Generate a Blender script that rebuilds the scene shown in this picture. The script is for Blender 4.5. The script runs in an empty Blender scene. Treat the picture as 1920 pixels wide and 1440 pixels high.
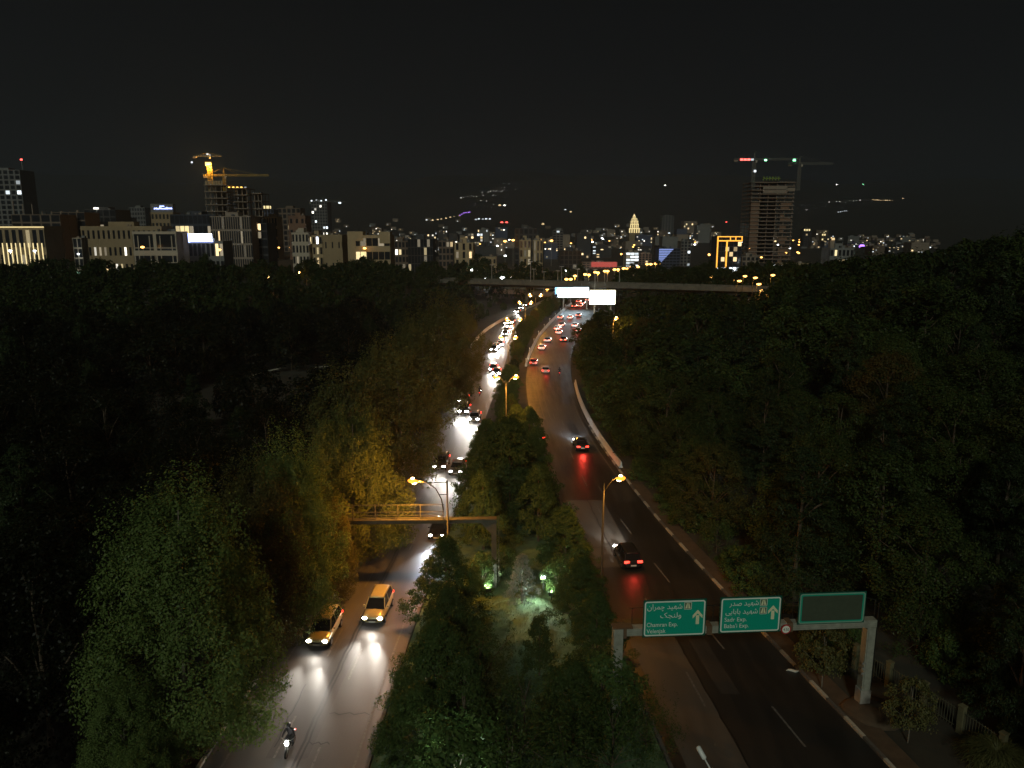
import bpy, math, random
import numpy as np
from mathutils import Vector, Matrix
random.seed(7); np.random.seed(7)
R = math.radians
sc = bpy.context.scene
C = sc.collection

# ------------------------------------------------------------------ camera
FPX, CAMH = 1442.0, 30.5
PITCH = math.atan(290 / FPX)
cam_d = bpy.data.cameras.new('camera'); cam = bpy.data.objects.new('camera', cam_d); C.objects.link(cam)
cam.location = (0, 0, CAMH); cam.rotation_euler = (math.pi/2 - PITCH, 0, 0)
cam_d.sensor_width = 36; cam_d.lens = 36*FPX/1920; cam_d.clip_start = .5; cam_d.clip_end = 20000
sc.camera = cam

# ------------------------------------------------------------------ night sky
SKY_LOW, SKY_HIGH = (.0086, .0088, .0096), (.0008, .0008, .0010)
w = bpy.data.worlds.new('World'); sc.world = w; w.use_nodes = True
nt = w.node_tree; nt.nodes.clear()
wo = nt.nodes.new('ShaderNodeOutputWorld'); bg = nt.nodes.new('ShaderNodeBackground')
tc = nt.nodes.new('ShaderNodeTexCoord'); sx = nt.nodes.new('ShaderNodeSeparateXYZ'); ramp = nt.nodes.new('ShaderNodeValToRGB')
nt.links.new(tc.outputs['Generated'], sx.inputs[0]); nt.links.new(sx.outputs['Z'], ramp.inputs[0])
ramp.color_ramp.elements[0].position = 0.0; ramp.color_ramp.elements[0].color = (*SKY_LOW, 1)
ramp.color_ramp.elements[1].position = 0.45; ramp.color_ramp.elements[1].color = (*SKY_HIGH, 1)
e_ = ramp.color_ramp.elements.new(.14); e_.color = (.0039, .0040, .0045, 1)
sky = nt.nodes.new('ShaderNodeTexSky'); sky.sky_type = 'NISHITA'; sky.sun_disc = False
sky.sun_elevation = R(-6); sky.sun_rotation = R(180); sky.altitude = 1500
add = nt.nodes.new('ShaderNodeMix'); add.data_type = 'RGBA'; add.blend_type = 'ADD'; add.inputs[0].default_value = .004
nt.links.new(ramp.outputs[0], add.inputs[6]); nt.links.new(sky.outputs[0], add.inputs[7])
nt.links.new(add.outputs[2], bg.inputs[0]); bg.inputs[1].default_value = 1.0
nt.links.new(bg.outputs[0], wo.inputs[0])

# ------------------------------------------------------------------ the one weak sun (stands in for unseen bridge lamps and town glow behind the camera)
sd = bpy.data.lights.new('sun', 'SUN'); sun = bpy.data.objects.new('sun', sd); C.objects.link(sun)
sd.energy = .68; sd.angle = R(6); sd.color = (.94, 1.0, .84)
sun.rotation_euler = Vector((.16, 1.0, -.60)).to_track_quat('-Z', 'Y').to_euler()

vs = sc.view_settings
vs.view_transform = 'Standard'; vs.look = 'None'; vs.exposure = 0; vs.gamma = 1; vs.use_curve_mapping = False
cy = sc.cycles
cy.use_denoising = True
try: cy.denoiser = 'OPENIMAGEDENOISE'
except Exception: pass
cy.max_bounces = 5; cy.diffuse_bounces = 2; cy.glossy_bounces = 2; cy.transmission_bounces = 2; cy.transparent_max_bounces = 6
cy.volume_bounces = 0
cy.sample_clamp_indirect = 1.5; cy.sample_clamp_direct = 0
cy.caustics_reflective = False; cy.caustics_refractive = False
cy.use_light_tree = True; cy.use_adaptive_sampling = True; cy.adaptive_threshold = .006

# ------------------------------------------------------------------ geometry of the picture, turned into places
def ray(u, v):
    x = (u-960)/FPX; y = (720-v)/FPX
    return x, math.cos(PITCH)+y*math.sin(PITCH), -math.sin(PITCH)+y*math.cos(PITCH)
def G(u, v, z=0.0):                       # place on the level z
    dx, dy, dz = ray(u, v); t = (z-CAMH)/dz
    return Vector((dx*t, dy*t, z))
def PT(u, v, Y):                          # place at the distance Y
    dx, dy, dz = ray(u, v); t = Y/dy
    return Vector((dx*t, Y, CAMH+dz*t))

# ------------------------------------------------------------------ mesh helpers
class MB:
    def __init__(s): s.v = []; s.f = []; s.m = []
    def _add(s, vs_, fs, mi=0):
        b = len(s.v); s.v += [tuple(q) for q in vs_]; s.f += [tuple(b+i for i in f) for f in fs]; s.m += [mi]*len(fs); return s
    def box(s, c, d, rz=0, mi=0, M=None):
        hx, hy, hz = d[0]/2, d[1]/2, d[2]/2; vs_ = []
        for X in (-hx, hx):
            for Y in (-hy, hy):
                for Z in (-hz, hz):
                    p = Vector((X, Y, Z))
                    if M is not None: p = M @ p
                    elif rz: p = Vector((X*math.cos(rz)-Y*math.sin(rz), X*math.sin(rz)+Y*math.cos(rz), Z))
                    vs_.append(p+Vector(c))
        return s._add(vs_, [(0,1,3,2),(4,6,7,5),(0,4,5,1),(2,3,7,6),(0,2,6,4),(1,5,7,3)], mi)
    def bx(s, x0, x1, y0, y1, z0, z1, mi=0):
        return s.box(((x0+x1)/2, (y0+y1)/2, (z0+z1)/2), (abs(x1-x0), abs(y1-y0), abs(z1-z0)), 0, mi)
    def bar(s, a, b, wx, wy=None, mi=0):
        a = Vector(a); b = Vector(b); d = b-a; q = d.to_track_quat('Z', 'Y').to_matrix()
        return s.box((a+b)/2, (wx, wy or wx, d.length), 0, mi, q)
    def tube(s, pts, rs, n=8, mi=0, cap=True):
        pts = [Vector(p) for p in pts]
        if not hasattr(rs, '__len__'): rs = [rs]*len(pts)
        vs_ = []; fs = []
        for i, p in enumerate(pts):
            d = (pts[min(i+1, len(pts)-1)]-pts[max(i-1, 0)]).normalized()
            q = d.to_track_quat('Z', 'Y').to_matrix()
            for k in range(n):
                a = 2*math.pi*k/n; vs_.append(p+q @ Vector((math.cos(a)*rs[i], math.sin(a)*rs[i], 0)))
        for i in range(len(pts)-1):
            for k in range(n):
                fs.append((i*n+k, i*n+(k+1) % n, (i+1)*n+(k+1) % n, (i+1)*n+k))
        if cap: fs.append(tuple(range(n-1, -1, -1))); fs.append(tuple((len(pts)-1)*n+k for k in range(n)))
        return s._add(vs_, fs, mi)
    def poly(s, pts, mi=0): return s._add(pts, [tuple(range(len(pts)))], mi)
    def prism(s, pts2, y0, y1, mi=0):        # outline in x,z pushed along y
        n = len(pts2); vs_ = [(x, y0, z) for x, z in pts2]+[(x, y1, z) for x, z in pts2]
        fs = [tuple(range(n)), tuple(range(2*n-1, n-1, -1))]+[(i, i+n, (i+1) % n+n, (i+1) % n) for i in range(n)]
        return s._add(vs_, fs, mi)
    def loft(s, rings, mi=0, cap=True):
        n = len(rings[0]); vs_ = [p for r_ in rings for p in r_]; fs = []
        for i in range(len(rings)-1):
            for k in range(n): fs.append((i*n+k, i*n+(k+1) % n, (i+1)*n+(k+1) % n, (i+1)*n+k))
        if cap: fs.append(tuple(range(n-1, -1, -1))); fs.append(tuple((len(rings)-1)*n+k for k in range(n)))
        return s._add(vs_, fs, mi)
    def mesh(s, name, mats, smooth=False):
        me = bpy.data.meshes.new(name); me.from_pydata(s.v, [], s.f); me.update()
        for m_ in (mats if isinstance(mats, (list, tuple)) else [mats]): me.materials.append(m_)
        if any(s.m): me.polygons.foreach_set('material_index', s.m)
        if smooth: me.polygons.foreach_set('use_smooth', [True]*len(s.f))
        return me
    def build(s, name, mats, parent=None, loc=None, rz=0, smooth=False):
        return ob(name, s.mesh(name, mats, smooth), parent, loc, rz)

def ob(name, data, parent=None, loc=None, rz=0, scale=None):
    o = bpy.data.objects.new(name, data); C.objects.link(o)
    if parent is not None: o.parent = parent
    if loc is not None: o.location = loc
    if rz: o.rotation_euler = (0, 0, rz)
    if scale is not None: o.scale = scale
    return o
def tag(o, label, cat, group=None):
    o['label'] = label; o['category'] = cat
    if group: o['group'] = group
    return o
def thing(name, label, cat, loc=(0,0,0), rz=0, group=None):
    return tag(ob(name, None, None, loc, rz), label, cat, group)
def struct(o, label=None):
    o['kind'] = 'structure'
    if label: o['label'] = label
    return o
KIDS = {}
def copy_tree(o, parent=None):
    c = o.copy(); C.objects.link(c); c.parent = parent
    for ch in KIDS_of(o): copy_tree(ch, c)
    return c
def KIDS_of(o): return list(o.children)

# ------------------------------------------------------------------ materials
MATS = {}
def mat(name, col, rough=.7, metal=0, var=0, scale=3.0, bump=0, spec=.5, objvar=0, coat=0):
    if name in MATS: return MATS[name]
    m = bpy.data.materials.new(name); m.use_nodes = True; MATS[name] = m
    n = m.node_tree; p = n.nodes['Principled BSDF']
    p.inputs['Base Color'].default_value = (*col, 1); p.inputs['Roughness'].default_value = rough
    p.inputs['Metallic'].default_value = metal; p.inputs['Specular IOR Level'].default_value = spec
    if coat: p.inputs['Coat Weight'].default_value = coat
    if var or bump or objvar:
        t = n.nodes.new('ShaderNodeTexCoord'); no = n.nodes.new('ShaderNodeTexNoise')
        no.inputs['Scale'].default_value = scale; no.inputs['Detail'].default_value = 6; no.inputs['Roughness'].default_value = .65
        n.links.new(t.outputs['Object'], no.inputs[0])
        last = None
        if var:
            mr = n.nodes.new('ShaderNodeMapRange'); mr.inputs[1].default_value = .25; mr.inputs[2].default_value = .75
            mr.inputs[3].default_value = 1-var; mr.inputs[4].default_value = 1+var
            n.links.new(no.outputs[0], mr.inputs[0]); last = mr.outputs[0]
        if objvar:
            oi = n.nodes.new('ShaderNodeObjectInfo'); mr2 = n.nodes.new('ShaderNodeMapRange')
            mr2.inputs[3].default_value = 1-objvar; mr2.inputs[4].default_value = 1+objvar
            n.links.new(oi.outputs['Random'], mr2.inputs[0])
            if last is None: last = mr2.outputs[0]
            else:
                mu = n.nodes.new('ShaderNodeMath'); mu.operation = 'MULTIPLY'; n.links.new(last, mu.inputs[0]); n.links.new(mr2.outputs[0], mu.inputs[1]); last = mu.outputs[0]
        if last is not None:
            hs = n.nodes.new('ShaderNodeVectorMath'); hs.operation = 'SCALE'; hs.inputs[0].default_value = col
            n.links.new(last, hs.inputs['Scale']); n.links.new(hs.outputs[0], p.inputs['Base Color'])
        if bump:
            bp = n.nodes.new('ShaderNodeBump'); bp.inputs['Strength'].default_value = bump; bp.inputs['Distance'].default_value = .05
            n.links.new(no.outputs[0], bp.inputs['Height']); n.links.new(bp.outputs[0], p.inputs['Normal'])
    return m
def emit(name, col, strength, sample=False):
    if name in MATS: return MATS[name]
    m = bpy.data.materials.new(name); m.use_nodes = True; MATS[name] = m
    p = m.node_tree.nodes['Principled BSDF']; p.inputs['Base Color'].default_value = (.1, .1, .1, 1)
    p.inputs['Emission Color'].default_value = (*col, 1); p.inputs['Emission Strength'].default_value = strength
    if not sample: m.cycles.emission_sampling = 'NONE'
    if name.startswith('window_'):       # rooms are lit unevenly
        n = m.node_tree; oi = n.nodes.new('ShaderNodeObjectInfo'); mr = n.nodes.new('ShaderNodeMapRange'); mr.inputs[3].default_value = strength*.25; mr.inputs[4].default_value = strength*1.7
        n.links.new(oi.outputs['Random'], mr.inputs[0]); n.links.new(mr.outputs[0], p.inputs['Emission Strength'])
    return m
def leafmat(name, col, col2, trans=.25, bright=.35, rust=0):
    m = bpy.data.materials.new(name); m.use_nodes = True; n = m.node_tree; n.nodes.clear()
    out = n.nodes.new('ShaderNodeOutputMaterial'); d = n.nodes.new('ShaderNodeBsdfDiffuse'); t = n.nodes.new('ShaderNodeBsdfTranslucent')
    g = n.nodes.new('ShaderNodeBsdfGlossy'); g.inputs['Roughness'].default_value = .45; g.inputs[0].default_value = (.7, .7, .7, 1)
    mx = n.nodes.new('ShaderNodeMixShader'); mx.inputs[0].default_value = trans
    mg = n.nodes.new('ShaderNodeMixShader'); mg.inputs[0].default_value = .012
    oi = n.nodes.new('ShaderNodeObjectInfo'); geo = n.nodes.new('ShaderNodeNewGeometry'); mix = n.nodes.new('ShaderNodeMix'); mix.data_type = 'RGBA'
    mix.inputs[6].default_value = (*col, 1); mix.inputs[7].default_value = (*col2, 1)
    n.links.new(geo.outputs['Random Per Island'], mix.inputs[0])
    mr = n.nodes.new('ShaderNodeMapRange'); mr.inputs[3].default_value = 1-bright; mr.inputs[4].default_value = 1+bright
    ns = n.nodes.new('ShaderNodeTexNoise'); ns.inputs['Scale'].default_value = .09; ns.inputs['Detail'].default_value = 2; n.links.new(geo.outputs['Position'], ns.inputs[0])
    av = n.nodes.new('ShaderNodeMath'); av.operation = 'MULTIPLY_ADD'; av.inputs[1].default_value = .5; n.links.new(oi.outputs['Random'], av.inputs[0])
    a2 = n.nodes.new('ShaderNodeMapRange'); a2.inputs[1].default_value = .3; a2.inputs[2].default_value = .7; a2.inputs[4].default_value = .5; n.links.new(ns.outputs[0], a2.inputs[0]); n.links.new(a2.outputs[0], av.inputs[2]); n.links.new(av.outputs[0], mr.inputs[0])
    hs = n.nodes.new('ShaderNodeVectorMath'); hs.operation = 'SCALE'; n.links.new(mix.outputs[2], hs.inputs[0]); n.links.new(mr.outputs[0], hs.inputs['Scale'])
    res = hs.outputs[0]
    if rust:      # some trees already turn
        rm = n.nodes.new('ShaderNodeMapRange'); rm.inputs[1].default_value = 1-rust; rm.inputs[2].default_value = 1-rust*.4; rm.inputs[4].default_value = .75
        wn = n.nodes.new('ShaderNodeTexWhiteNoise'); wn.noise_dimensions = '1D'; n.links.new(oi.outputs['Random'], wn.inputs['W']); n.links.new(wn.outputs['Value'], rm.inputs[0])
        m3 = n.nodes.new('ShaderNodeMix'); m3.data_type = 'RGBA'; m3.inputs[7].default_value = (.090, .064, .020, 1); n.links.new(rm.outputs[0], m3.inputs[0]); n.links.new(res, m3.inputs[6]); res = m3.outputs[2]
    n.links.new(res, d.inputs[0]); n.links.new(res, t.inputs[0])
    n.links.new(d.outputs[0], mx.inputs[1]); n.links.new(t.outputs[0], mx.inputs[2])
    n.links.new(mx.outputs[0], mg.inputs[1]); n.links.new(g.outputs[0], mg.inputs[2]); n.links.new(mg.outputs[0], out.inputs[0])
    return m

def asphalt(name, lo, hi, rough):
    m = bpy.data.materials.new(name); m.use_nodes = True; n = m.node_tree; p = n.nodes['Principled BSDF']
    t = n.nodes.new('ShaderNodeTexCoord')
    mp = n.nodes.new('ShaderNodeMapping'); mp.inputs['Scale'].default_value = (1.0, .10, 1)
    n1 = n.nodes.new('ShaderNodeTexNoise'); n1.inputs['Scale'].default_value = 1.1; n1.inputs['Detail'].default_value = 5
    n2 = n.nodes.new('ShaderNodeTexNoise'); n2.inputs['Scale'].default_value = 9; n2.inputs['Detail'].default_value = 9; n2.inputs['Roughness'].default_value = .8
    n3 = n.nodes.new('ShaderNodeTexNoise'); n3.inputs['Scale'].default_value = .14; n3.inputs['Detail'].default_value = 4
    n.links.new(t.outputs['Object'], mp.inputs[0]); n.links.new(mp.outputs[0], n1.inputs[0]); n.links.new(t.outputs['Object'], n2.inputs[0]); n.links.new(t.outputs['Object'], n3.inputs[0])
    a = n.nodes.new('ShaderNodeMath'); a.operation = 'ADD'; n.links.new(n1.outputs[0], a.inputs[0]); n.links.new(n2.outputs[0], a.inputs[1])
    b = n.nodes.new('ShaderNodeMath'); b.operation = 'ADD'; n.links.new(a.outputs[0], b.inputs[0]); n.links.new(n3.outputs[0], b.inputs[1])
    mr = n.nodes.new('ShaderNodeMapRange'); mr.inputs[1].default_value = 1.05; mr.inputs[2].default_value = 1.95
    n.links.new(b.outputs[0], mr.inputs[0])
    mx = n.nodes.new('ShaderNodeMix'); mx.data_type = 'RGBA'; mx.inputs[6].default_value = (*lo, 1); mx.inputs[7].default_value = (*hi, 1)
    n.links.new(mr.outputs[0], mx.inputs[0]); n.links.new(mx.outputs[2], p.inputs['Base Color'])
    r2 = n.nodes.new('ShaderNodeMapRange'); r2.inputs[1].default_value = .3; r2.inputs[2].default_value = .7; r2.inputs[3].default_value = rough-.07; r2.inputs[4].default_value = rough+.1
    n.links.new(n1.outputs[0], r2.inputs[0]); n.links.new(r2.outputs[0], p.inputs['Roughness'])
    bp = n.nodes.new('ShaderNodeBump'); bp.inputs['Strength'].default_value = .25; bp.inputs['Distance'].default_value = .02
    n.links.new(n2.outputs[0], bp.inputs['Height']); n.links.new(bp.outputs[0], p.inputs['Normal'])
    return m

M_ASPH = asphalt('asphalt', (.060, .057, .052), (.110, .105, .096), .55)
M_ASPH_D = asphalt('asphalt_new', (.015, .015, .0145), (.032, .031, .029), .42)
M_ASPH_L = asphalt('asphalt_old', (.058, .055, .05), (.10, .094, .084), .55)
M_ASPH_P1 = asphalt('asphalt_repair_dark', (.046, .044, .041), (.085, .082, .076), .55)
M_ASPH_P2 = asphalt('asphalt_repair_pale', (.070, .067, .061), (.128, .122, .112), .6)
M_ASPH_D2 = asphalt('asphalt_new_worn', (.028, .028, .027), (.055, .053, .049), .46)
M_ASPH_D3 = asphalt('asphalt_new_black', (.016, .016, .016), (.034, .033, .031), .4)
M_TAR = mat('tar', (.012, .012, .012), .4)
M_PAINT = mat('road_paint', (.13, .125, .115), .65, var=.6, scale=4)
M_KERB_W = mat('kerb_white', (.42, .40, .33), .8, var=.3, scale=6)
M_KERB_D = mat('kerb_dark', (.10, .095, .085), .8, var=.3, scale=6)
M_CONC = mat('concrete', (.34, .32, .28), .85, var=.25, scale=1.5)
M_CONC_W = mat('concrete_white', (.62, .61, .58), .8, var=.15, scale=1.5)
M_BRIDGE = mat('bridge_concrete', (.14, .13, .10), .85, var=.35, scale=.5)
M_SOIL = mat('soil', (.085, .058, .034), .95, var=.35, scale=1.3, bump=.4)
M_STEEL = mat('galvanised', (.36, .37, .34), .55, .4, var=.15, scale=2)
M_POLE = mat('pole_paint', (.018, .019, .016), .55, .2)
M_POLE_L = mat('pole_light', (.45, .45, .42), .5, .3)
M_GANTRY = mat('gantry_grey', (.32, .33, .27), .65, .1, var=.3, scale=2.5)
M_YELLOW = mat('gantry_yellow', (.070, .066, .048), .75, .1, var=.3, scale=3)
M_RUST = mat('rust', (.14, .085, .045), .8, var=.3)
M_SIGN_G = mat('sign_green', (.0, .40, .27), .5)
M_SIGN_D = mat('sign_dark_green', (.0, .09, .06), .5)
M_SIGN_W = mat('sign_white', (.92, .96, .84), .5)
M_SIGN_Y = mat('sign_pale', (.85, .86, .55), .5)
M_SIGN_B = mat('sign_blank', (.055, .075, .046), .8, var=.15)
M_SIGN_R = mat('sign_red', (.45, .03, .03), .5)
M_SIGN_K = mat('sign_black', (.02, .02, .02), .6)
M_BARK = mat('bark', (.10, .075, .05), .9, var=.4, scale=4)
M_BARK_P = mat('bark_pale', (.17, .15, .115), .9, var=.4, scale=4)
M_TYRE = mat('tyre', (.012, .012, .012), .85)
M_RIM = mat('rim', (.35, .35, .36), .35, .9)
M_GLASS = mat('car_glass', (.012, .014, .016), .06, spec=.6)
M_PLATE = mat('plate', (.75, .75, .70), .6)
M_BLACK = mat('black_plastic', (.02, .02, .02), .5)
M_LAWN = mat('lawn', (.085, .145, .065), .95, var=.45, scale=1.2, bump=.5)
M_LAMPHEAD_W = mat('lamp_head_white', (.82, .84, .80), .4)
M_LAMPHEAD_O = mat('lamp_head_olive', (.30, .32, .14), .5)
M_SODIUM = emit('sodium_lens', (1.0, .33, .025), 2.4)
M_BULB = emit('sodium_bulb', (1.0, .72, .30), 25)
M_SODIUM_F = emit('sodium_lens_far', (1.0, .48, .11), 6)
M_WHITE_F = emit('white_lens_far', (.90, .96, 1.0), 14)
M_HEAD = emit('headlight_glow', (1.0, .95, .86), 40)
M_HEAD_F = emit('headlight_glow_strong', (1.0, .95, .86), 90)
M_TAIL = emit('taillight_glow', (1.0, .035, .02), 6)
M_TAIL_F = emit('taillight_glow_strong', (1.0, .10, .045), 9)
M_FLOOD = emit('flood_lens', (.72, 1.0, .80), 12)

# ------------------------------------------------------------------ road courses: x of each edge as a function of y
def course(pts):
    ys = np.array([p[1] for p in pts], float); xs = np.array([p[0] for p in pts], float)
    yy = np.arange(-20, 521, 1.0); xx = np.interp(yy, ys, xs)
    # continue the last slope
    s = (xs[-1]-xs[-2])/(ys[-1]-ys[-2]); xx = np.where(yy > ys[-1], xs[-1]+s*(yy-ys[-1]), xx)
    s = (xs[1]-xs[0])/(ys[1]-ys[0]); xx = np.where(yy < ys[0], xs[0]+s*(yy-ys[0]), xx)
    k = 15; pad = np.pad(xx, k, mode='reflect', reflect_type='odd'); sm = np.convolve(pad, np.hanning(2*k+1)/np.hanning(2*k+1).sum(), 'same')[k:-k]
    return lambda y: float(np.interp(y, yy, sm))
XL1 = course([(-18.8,15),(-18,39),(-17.8,43),(-16.7,62),(-15.3,85),(-13.8,105),(-12.6,125),(-11.4,151),(-10.9,180),(-9.9,210),(-7.5,235),(-2.5,263),(3,287),(8.6,309),(16.5,340),(26,375),(40,425),(55,475)])
XL2 = course([(-8.9,15),(-8.5,40),(-8,54),(-6.9,70),(-5.9,90),(-5.2,103),(-4.3,125),(-3.2,145),(-2.2,163),(-1,190),(.3,212),(2.2,235),(6,263),(12.9,300),(20,333),(30,370),(44,420),(60,475)])
XR1 = course([(11,20),(9.3,39),(8.4,50),(7.3,61),(6.2,76),(4.8,96),(4.0,109),(3.2,122),(2.8,137),(2.8,155),(3.7,177),(5.5,197),(7.9,220),(12.1,248),(17.5,280),(24,315),(33,355),(47,410),(66,470)])
XR2 = course([(24.3,20),(22,39),(20.1,49),(18.1,61),(15.7,76),(13.6,96),(12.5,109),(11.9,122),(11.7,137),(12.6,163),(14.8,190),(18.2,215),(23.5,248),(29.5,280),(37,320),(48,370),(62,420),(80,470)])
def heading(fn, y): return math.atan2((fn(y+2)-fn(y-2)), 4)     # angle away from +y, to the right

def sstep(a, b, x):
    t = min(1, max(0, (x-a)/(b-a))); return t*t*(3-2*t)
def wob(x, y):
    return math.sin(x*.031+1.3)*math.cos(y*.027+.4)+.5*math.sin(x*.083+y*.061)
def height(x, y):
    z = 0.0
    yc = min(max(y, -20), 500)
    near = 1-sstep(420, 520, y)
    dR = x-XR2(yc); dL = XL1(yc)-x
    if dR > 6 and near > 0:
        d = min(dR, 170)-6
        k = 1-sstep(150, 460, y)*1.0
        z += near*(.20*d*k*sstep(0, 25, d)+.5*wob(x, y)*sstep(2, 25, d))
    if dL > 6 and near > 0:
        z += near*(-2.2*sstep(6, 22, dL)+8.0*sstep(180, 420, y)*sstep(8, 60, dL)+.5*wob(x, y)*sstep(6, 25, dL))
    if y > 420:
        z += 3*sstep(420, 1100, y)
    if y > 1200:
        s = y-1200
        q = s if s < 4900 else 4900+(1-math.exp(-(s-4900)/900))*900
        z += .012*q+1.35e-5*q*q*(1+.10*math.sin(x*.0011+1)+.06*math.sin(x*.0031+2)+.03*math.sin(x*.0083+y*.002))*sstep(0, 900, s)
    return z
def hit(u, v, y0=1150, y1=9400):
    y = y0
    while y < y1:
        p = PT(u, v, y)
        if height(p.x, y) >= p.z: return p
        y += 12 if y < 3500 else 30
    return PT(u, v, 8500)

# ------------------------------------------------------------------ the ground, one sheet to the horizon
def ground():
    xs = sorted(set(list(np.arange(-60, 90, 3.0))+list(np.arange(-300, -60, 8.0))+list(np.arange(90, 330, 8.0))+list(np.arange(-1500, -300, 60.0))+list(np.arange(330, 1500, 60.0))+list(np.arange(-9000, -1500, 300.0))+list(np.arange(1500, 9001, 300.0))))
    ys = sorted(set(list(np.arange(-30, 480, 4.0))+list(np.arange(480, 1400, 30.0))+list(np.arange(1400, 10001, 120.0))))
    v = [(x, y, height(x, y)-.03) for y in ys for x in xs]; n = len(xs)
    f = [(j*n+i, j*n+i+1, (j+1)*n+i+1, (j+1)*n+i) for j in range(len(ys)-1) for i in range(n-1)]
    me = bpy.data.meshes.new('ground'); me.from_pydata(v, [], f); me.update()
    me.polygons.foreach_set('use_smooth', [True]*len(f))
    me.materials.append(mat('ground_earth', (.040, .036, .024), .95, var=.5, scale=.25, bump=.3))
    struct(ob('ground', me), 'dark earth of the valley rising to the mountains')
ground()

def strip(name, fa, fb, y0, y1, z, m, step=2.0, nx=1, parent=None):
    mb = MB(); ys = list(np.arange(y0, y1, step))+[y1]
    for i in range(len(ys)-1):
        a, b = ys[i], ys[i+1]
        mb.poly([(fa(a), a, z), (fb(a), a, z), (fb(b), b, z), (fa(b), b, z)])
    # shared vertices are not needed for a flat sheet
    return mb.build(name, m, parent)
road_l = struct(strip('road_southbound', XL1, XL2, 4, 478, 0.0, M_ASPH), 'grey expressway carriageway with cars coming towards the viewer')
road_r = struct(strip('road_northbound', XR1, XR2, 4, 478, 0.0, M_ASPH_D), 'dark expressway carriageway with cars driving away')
strip('asphalt_patch', lambda y: XR1(y)+.8, lambda y: XR1(y)+4.4, 24, 55, .004, M_ASPH_L, parent=road_r)
strip('asphalt_patch', lambda y: XR1(y)+.6, lambda y: XR1(y)+4.8, 66, 84, .004, M_ASPH, parent=road_r)
strip('asphalt_patch', lambda y: XR1(y)+2.2, lambda y: XR2(y)-.5, 106, 134, .004, M_ASPH_L, parent=road_r)
strip('asphalt_patch', lambda y: XR1(y)+.4, lambda y: XR2(y)-.4, 175, 400, .004, M_ASPH, parent=road_r)
rp = random.Random(12)
for k in range(11):       # repairs of different age
    y0_ = 26+k*9+rp.uniform(0, 5); a_ = rp.uniform(.8, 6.2); b_ = a_+rp.uniform(1.2, 3.2)
    strip('asphalt_patch', (lambda y, a_=a_: XL1(y)+a_), (lambda y, b_=b_: XL1(y)+b_), y0_, y0_+rp.uniform(2.5, 12), .004+.0004*k, rp.choice((M_ASPH_P1, M_ASPH_P2)), parent=road_l)
for k in range(7):
    y0_ = 30+k*13+rp.uniform(0, 5); a_ = rp.uniform(5.2, 7.6); b_ = a_+rp.uniform(1.0, 2.4)
    strip('asphalt_patch', (lambda y, a_=a_: XR1(y)+a_), (lambda y, b_=b_: XR1(y)+b_), y0_, y0_+rp.uniform(2.5, 10), .0045+.0004*k, rp.choice((M_ASPH_D2, M_ASPH_D3)), parent=road_r)
# tar joints
def off(fn, d): return lambda y: fn(y)+d
def wig(fn, d, a=.05): return lambda y: fn(y)+d+a*math.sin(y*1.7)+a*.6*math.sin(y*4.1+1)
strip('tar_joint', wig(XL2, -4.3, .03), wig(XL2, -4.15, .03), 20, 190, .006, M_TAR, .7, parent=road_l)
strip('tar_joint', wig(XL2, -4.02, .03), wig(XL2, -3.9, .03), 22, 120, .006, M_TAR, .7, parent=road_l)
strip('tar_joint', wig(XL2, -5.9, .05), wig(XL2, -5.82, .05), 41, 47.5, .006, M_TAR, .7, parent=road_l)
strip('tar_joint', wig(XR1, 4.4, .05), wig(XR1, 4.52, .05), 20, 60, .009, M_TAR, .7, parent=road_r)
strip('tar_joint', wig(XR1, 3.0, .05), wig(XR1, 3.1, .05), 62, 100, .009, M_TAR, .7, parent=road_r)
for yy_, fa, fb, pr in ((44.2, off(XL2, -3.4), off(XL2, -.8), road_l), (41.3, off(XL2, -4), off(XL2, -2.6), road_l), (66, off(XR1, .5), off(XR1, 5), road_r), (70.5, off(XR1, .5), off(XR1, 4.4), road_r)):
    mb = MB(); n = 8
    for i in range(n):
        xa = fa(yy_)+(fb(yy_)-fa(yy_))*i/n; xb = fa(yy_)+(fb(yy_)-fa(yy_))*(i+1)/n
        ya = yy_+.12*math.sin(i*2.1); yb = yy_+.12*math.sin((i+1)*2.1)
        mb.poly([(xa, ya, .0075), (xb, yb, .0075), (xb, yb+.1, .0075), (xa, ya+.1, .0075)])
    mb.build('tar_crack', M_TAR, pr)
# painted edge lines and dashes
strip('edge_line', off(XL1, 1.05), off(XL1, 1.2), 15, 300, .010, M_PAINT, parent=road_l)
strip('edge_line', off(XL2, -.75), off(XL2, -.6), 15, 300, .010, M_PAINT, parent=road_l)
strip('edge_line', off(XR2, -.85), off(XR2, -.7), 90, 300, .010, M_PAINT, parent=road_r)
def dash(fn, d, y0, parent, ln=4.0):
    strip('lane_dash', off(fn, d-.07), off(fn, d+.07), y0, y0+ln, .012, M_PAINT, 1.0, parent=parent)
for y in np.arange(26, 330, 11.0):
    dash(XL2, -3.1 if y < 60 else -3.0, float(y), road_l); dash(XL1, 3.9, float(y)+3, road_l)
for y in np.arange(30, 330, 11.0):
    dash(XR2, -3.9, float(y), road_r); dash(XR1, 3.8, float(y)+4, road_r)
# hatched buffer on the left of the northbound road
strip('buffer_line', off(XR1, 2.05), off(XR1, 2.2), 122, 172, .014, M_PAINT, parent=road_r)
strip('buffer_line', off(XR1, 3.05), off(XR1, 3.2), 122, 172, .014, M_PAINT, parent=road_r)
for y in np.arange(123, 171, 2.6):
    y = float(y); mb = MB(); mb.poly([(XR1(y)+.1, y, .014), (XR1(y)+2.0, y+.25, .014), (XR1(y)+2.0, y+.5, .014), (XR1(y)+.1, y+.25, .014)])
    mb.build('hatch_bar', M_PAINT, road_r)

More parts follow.
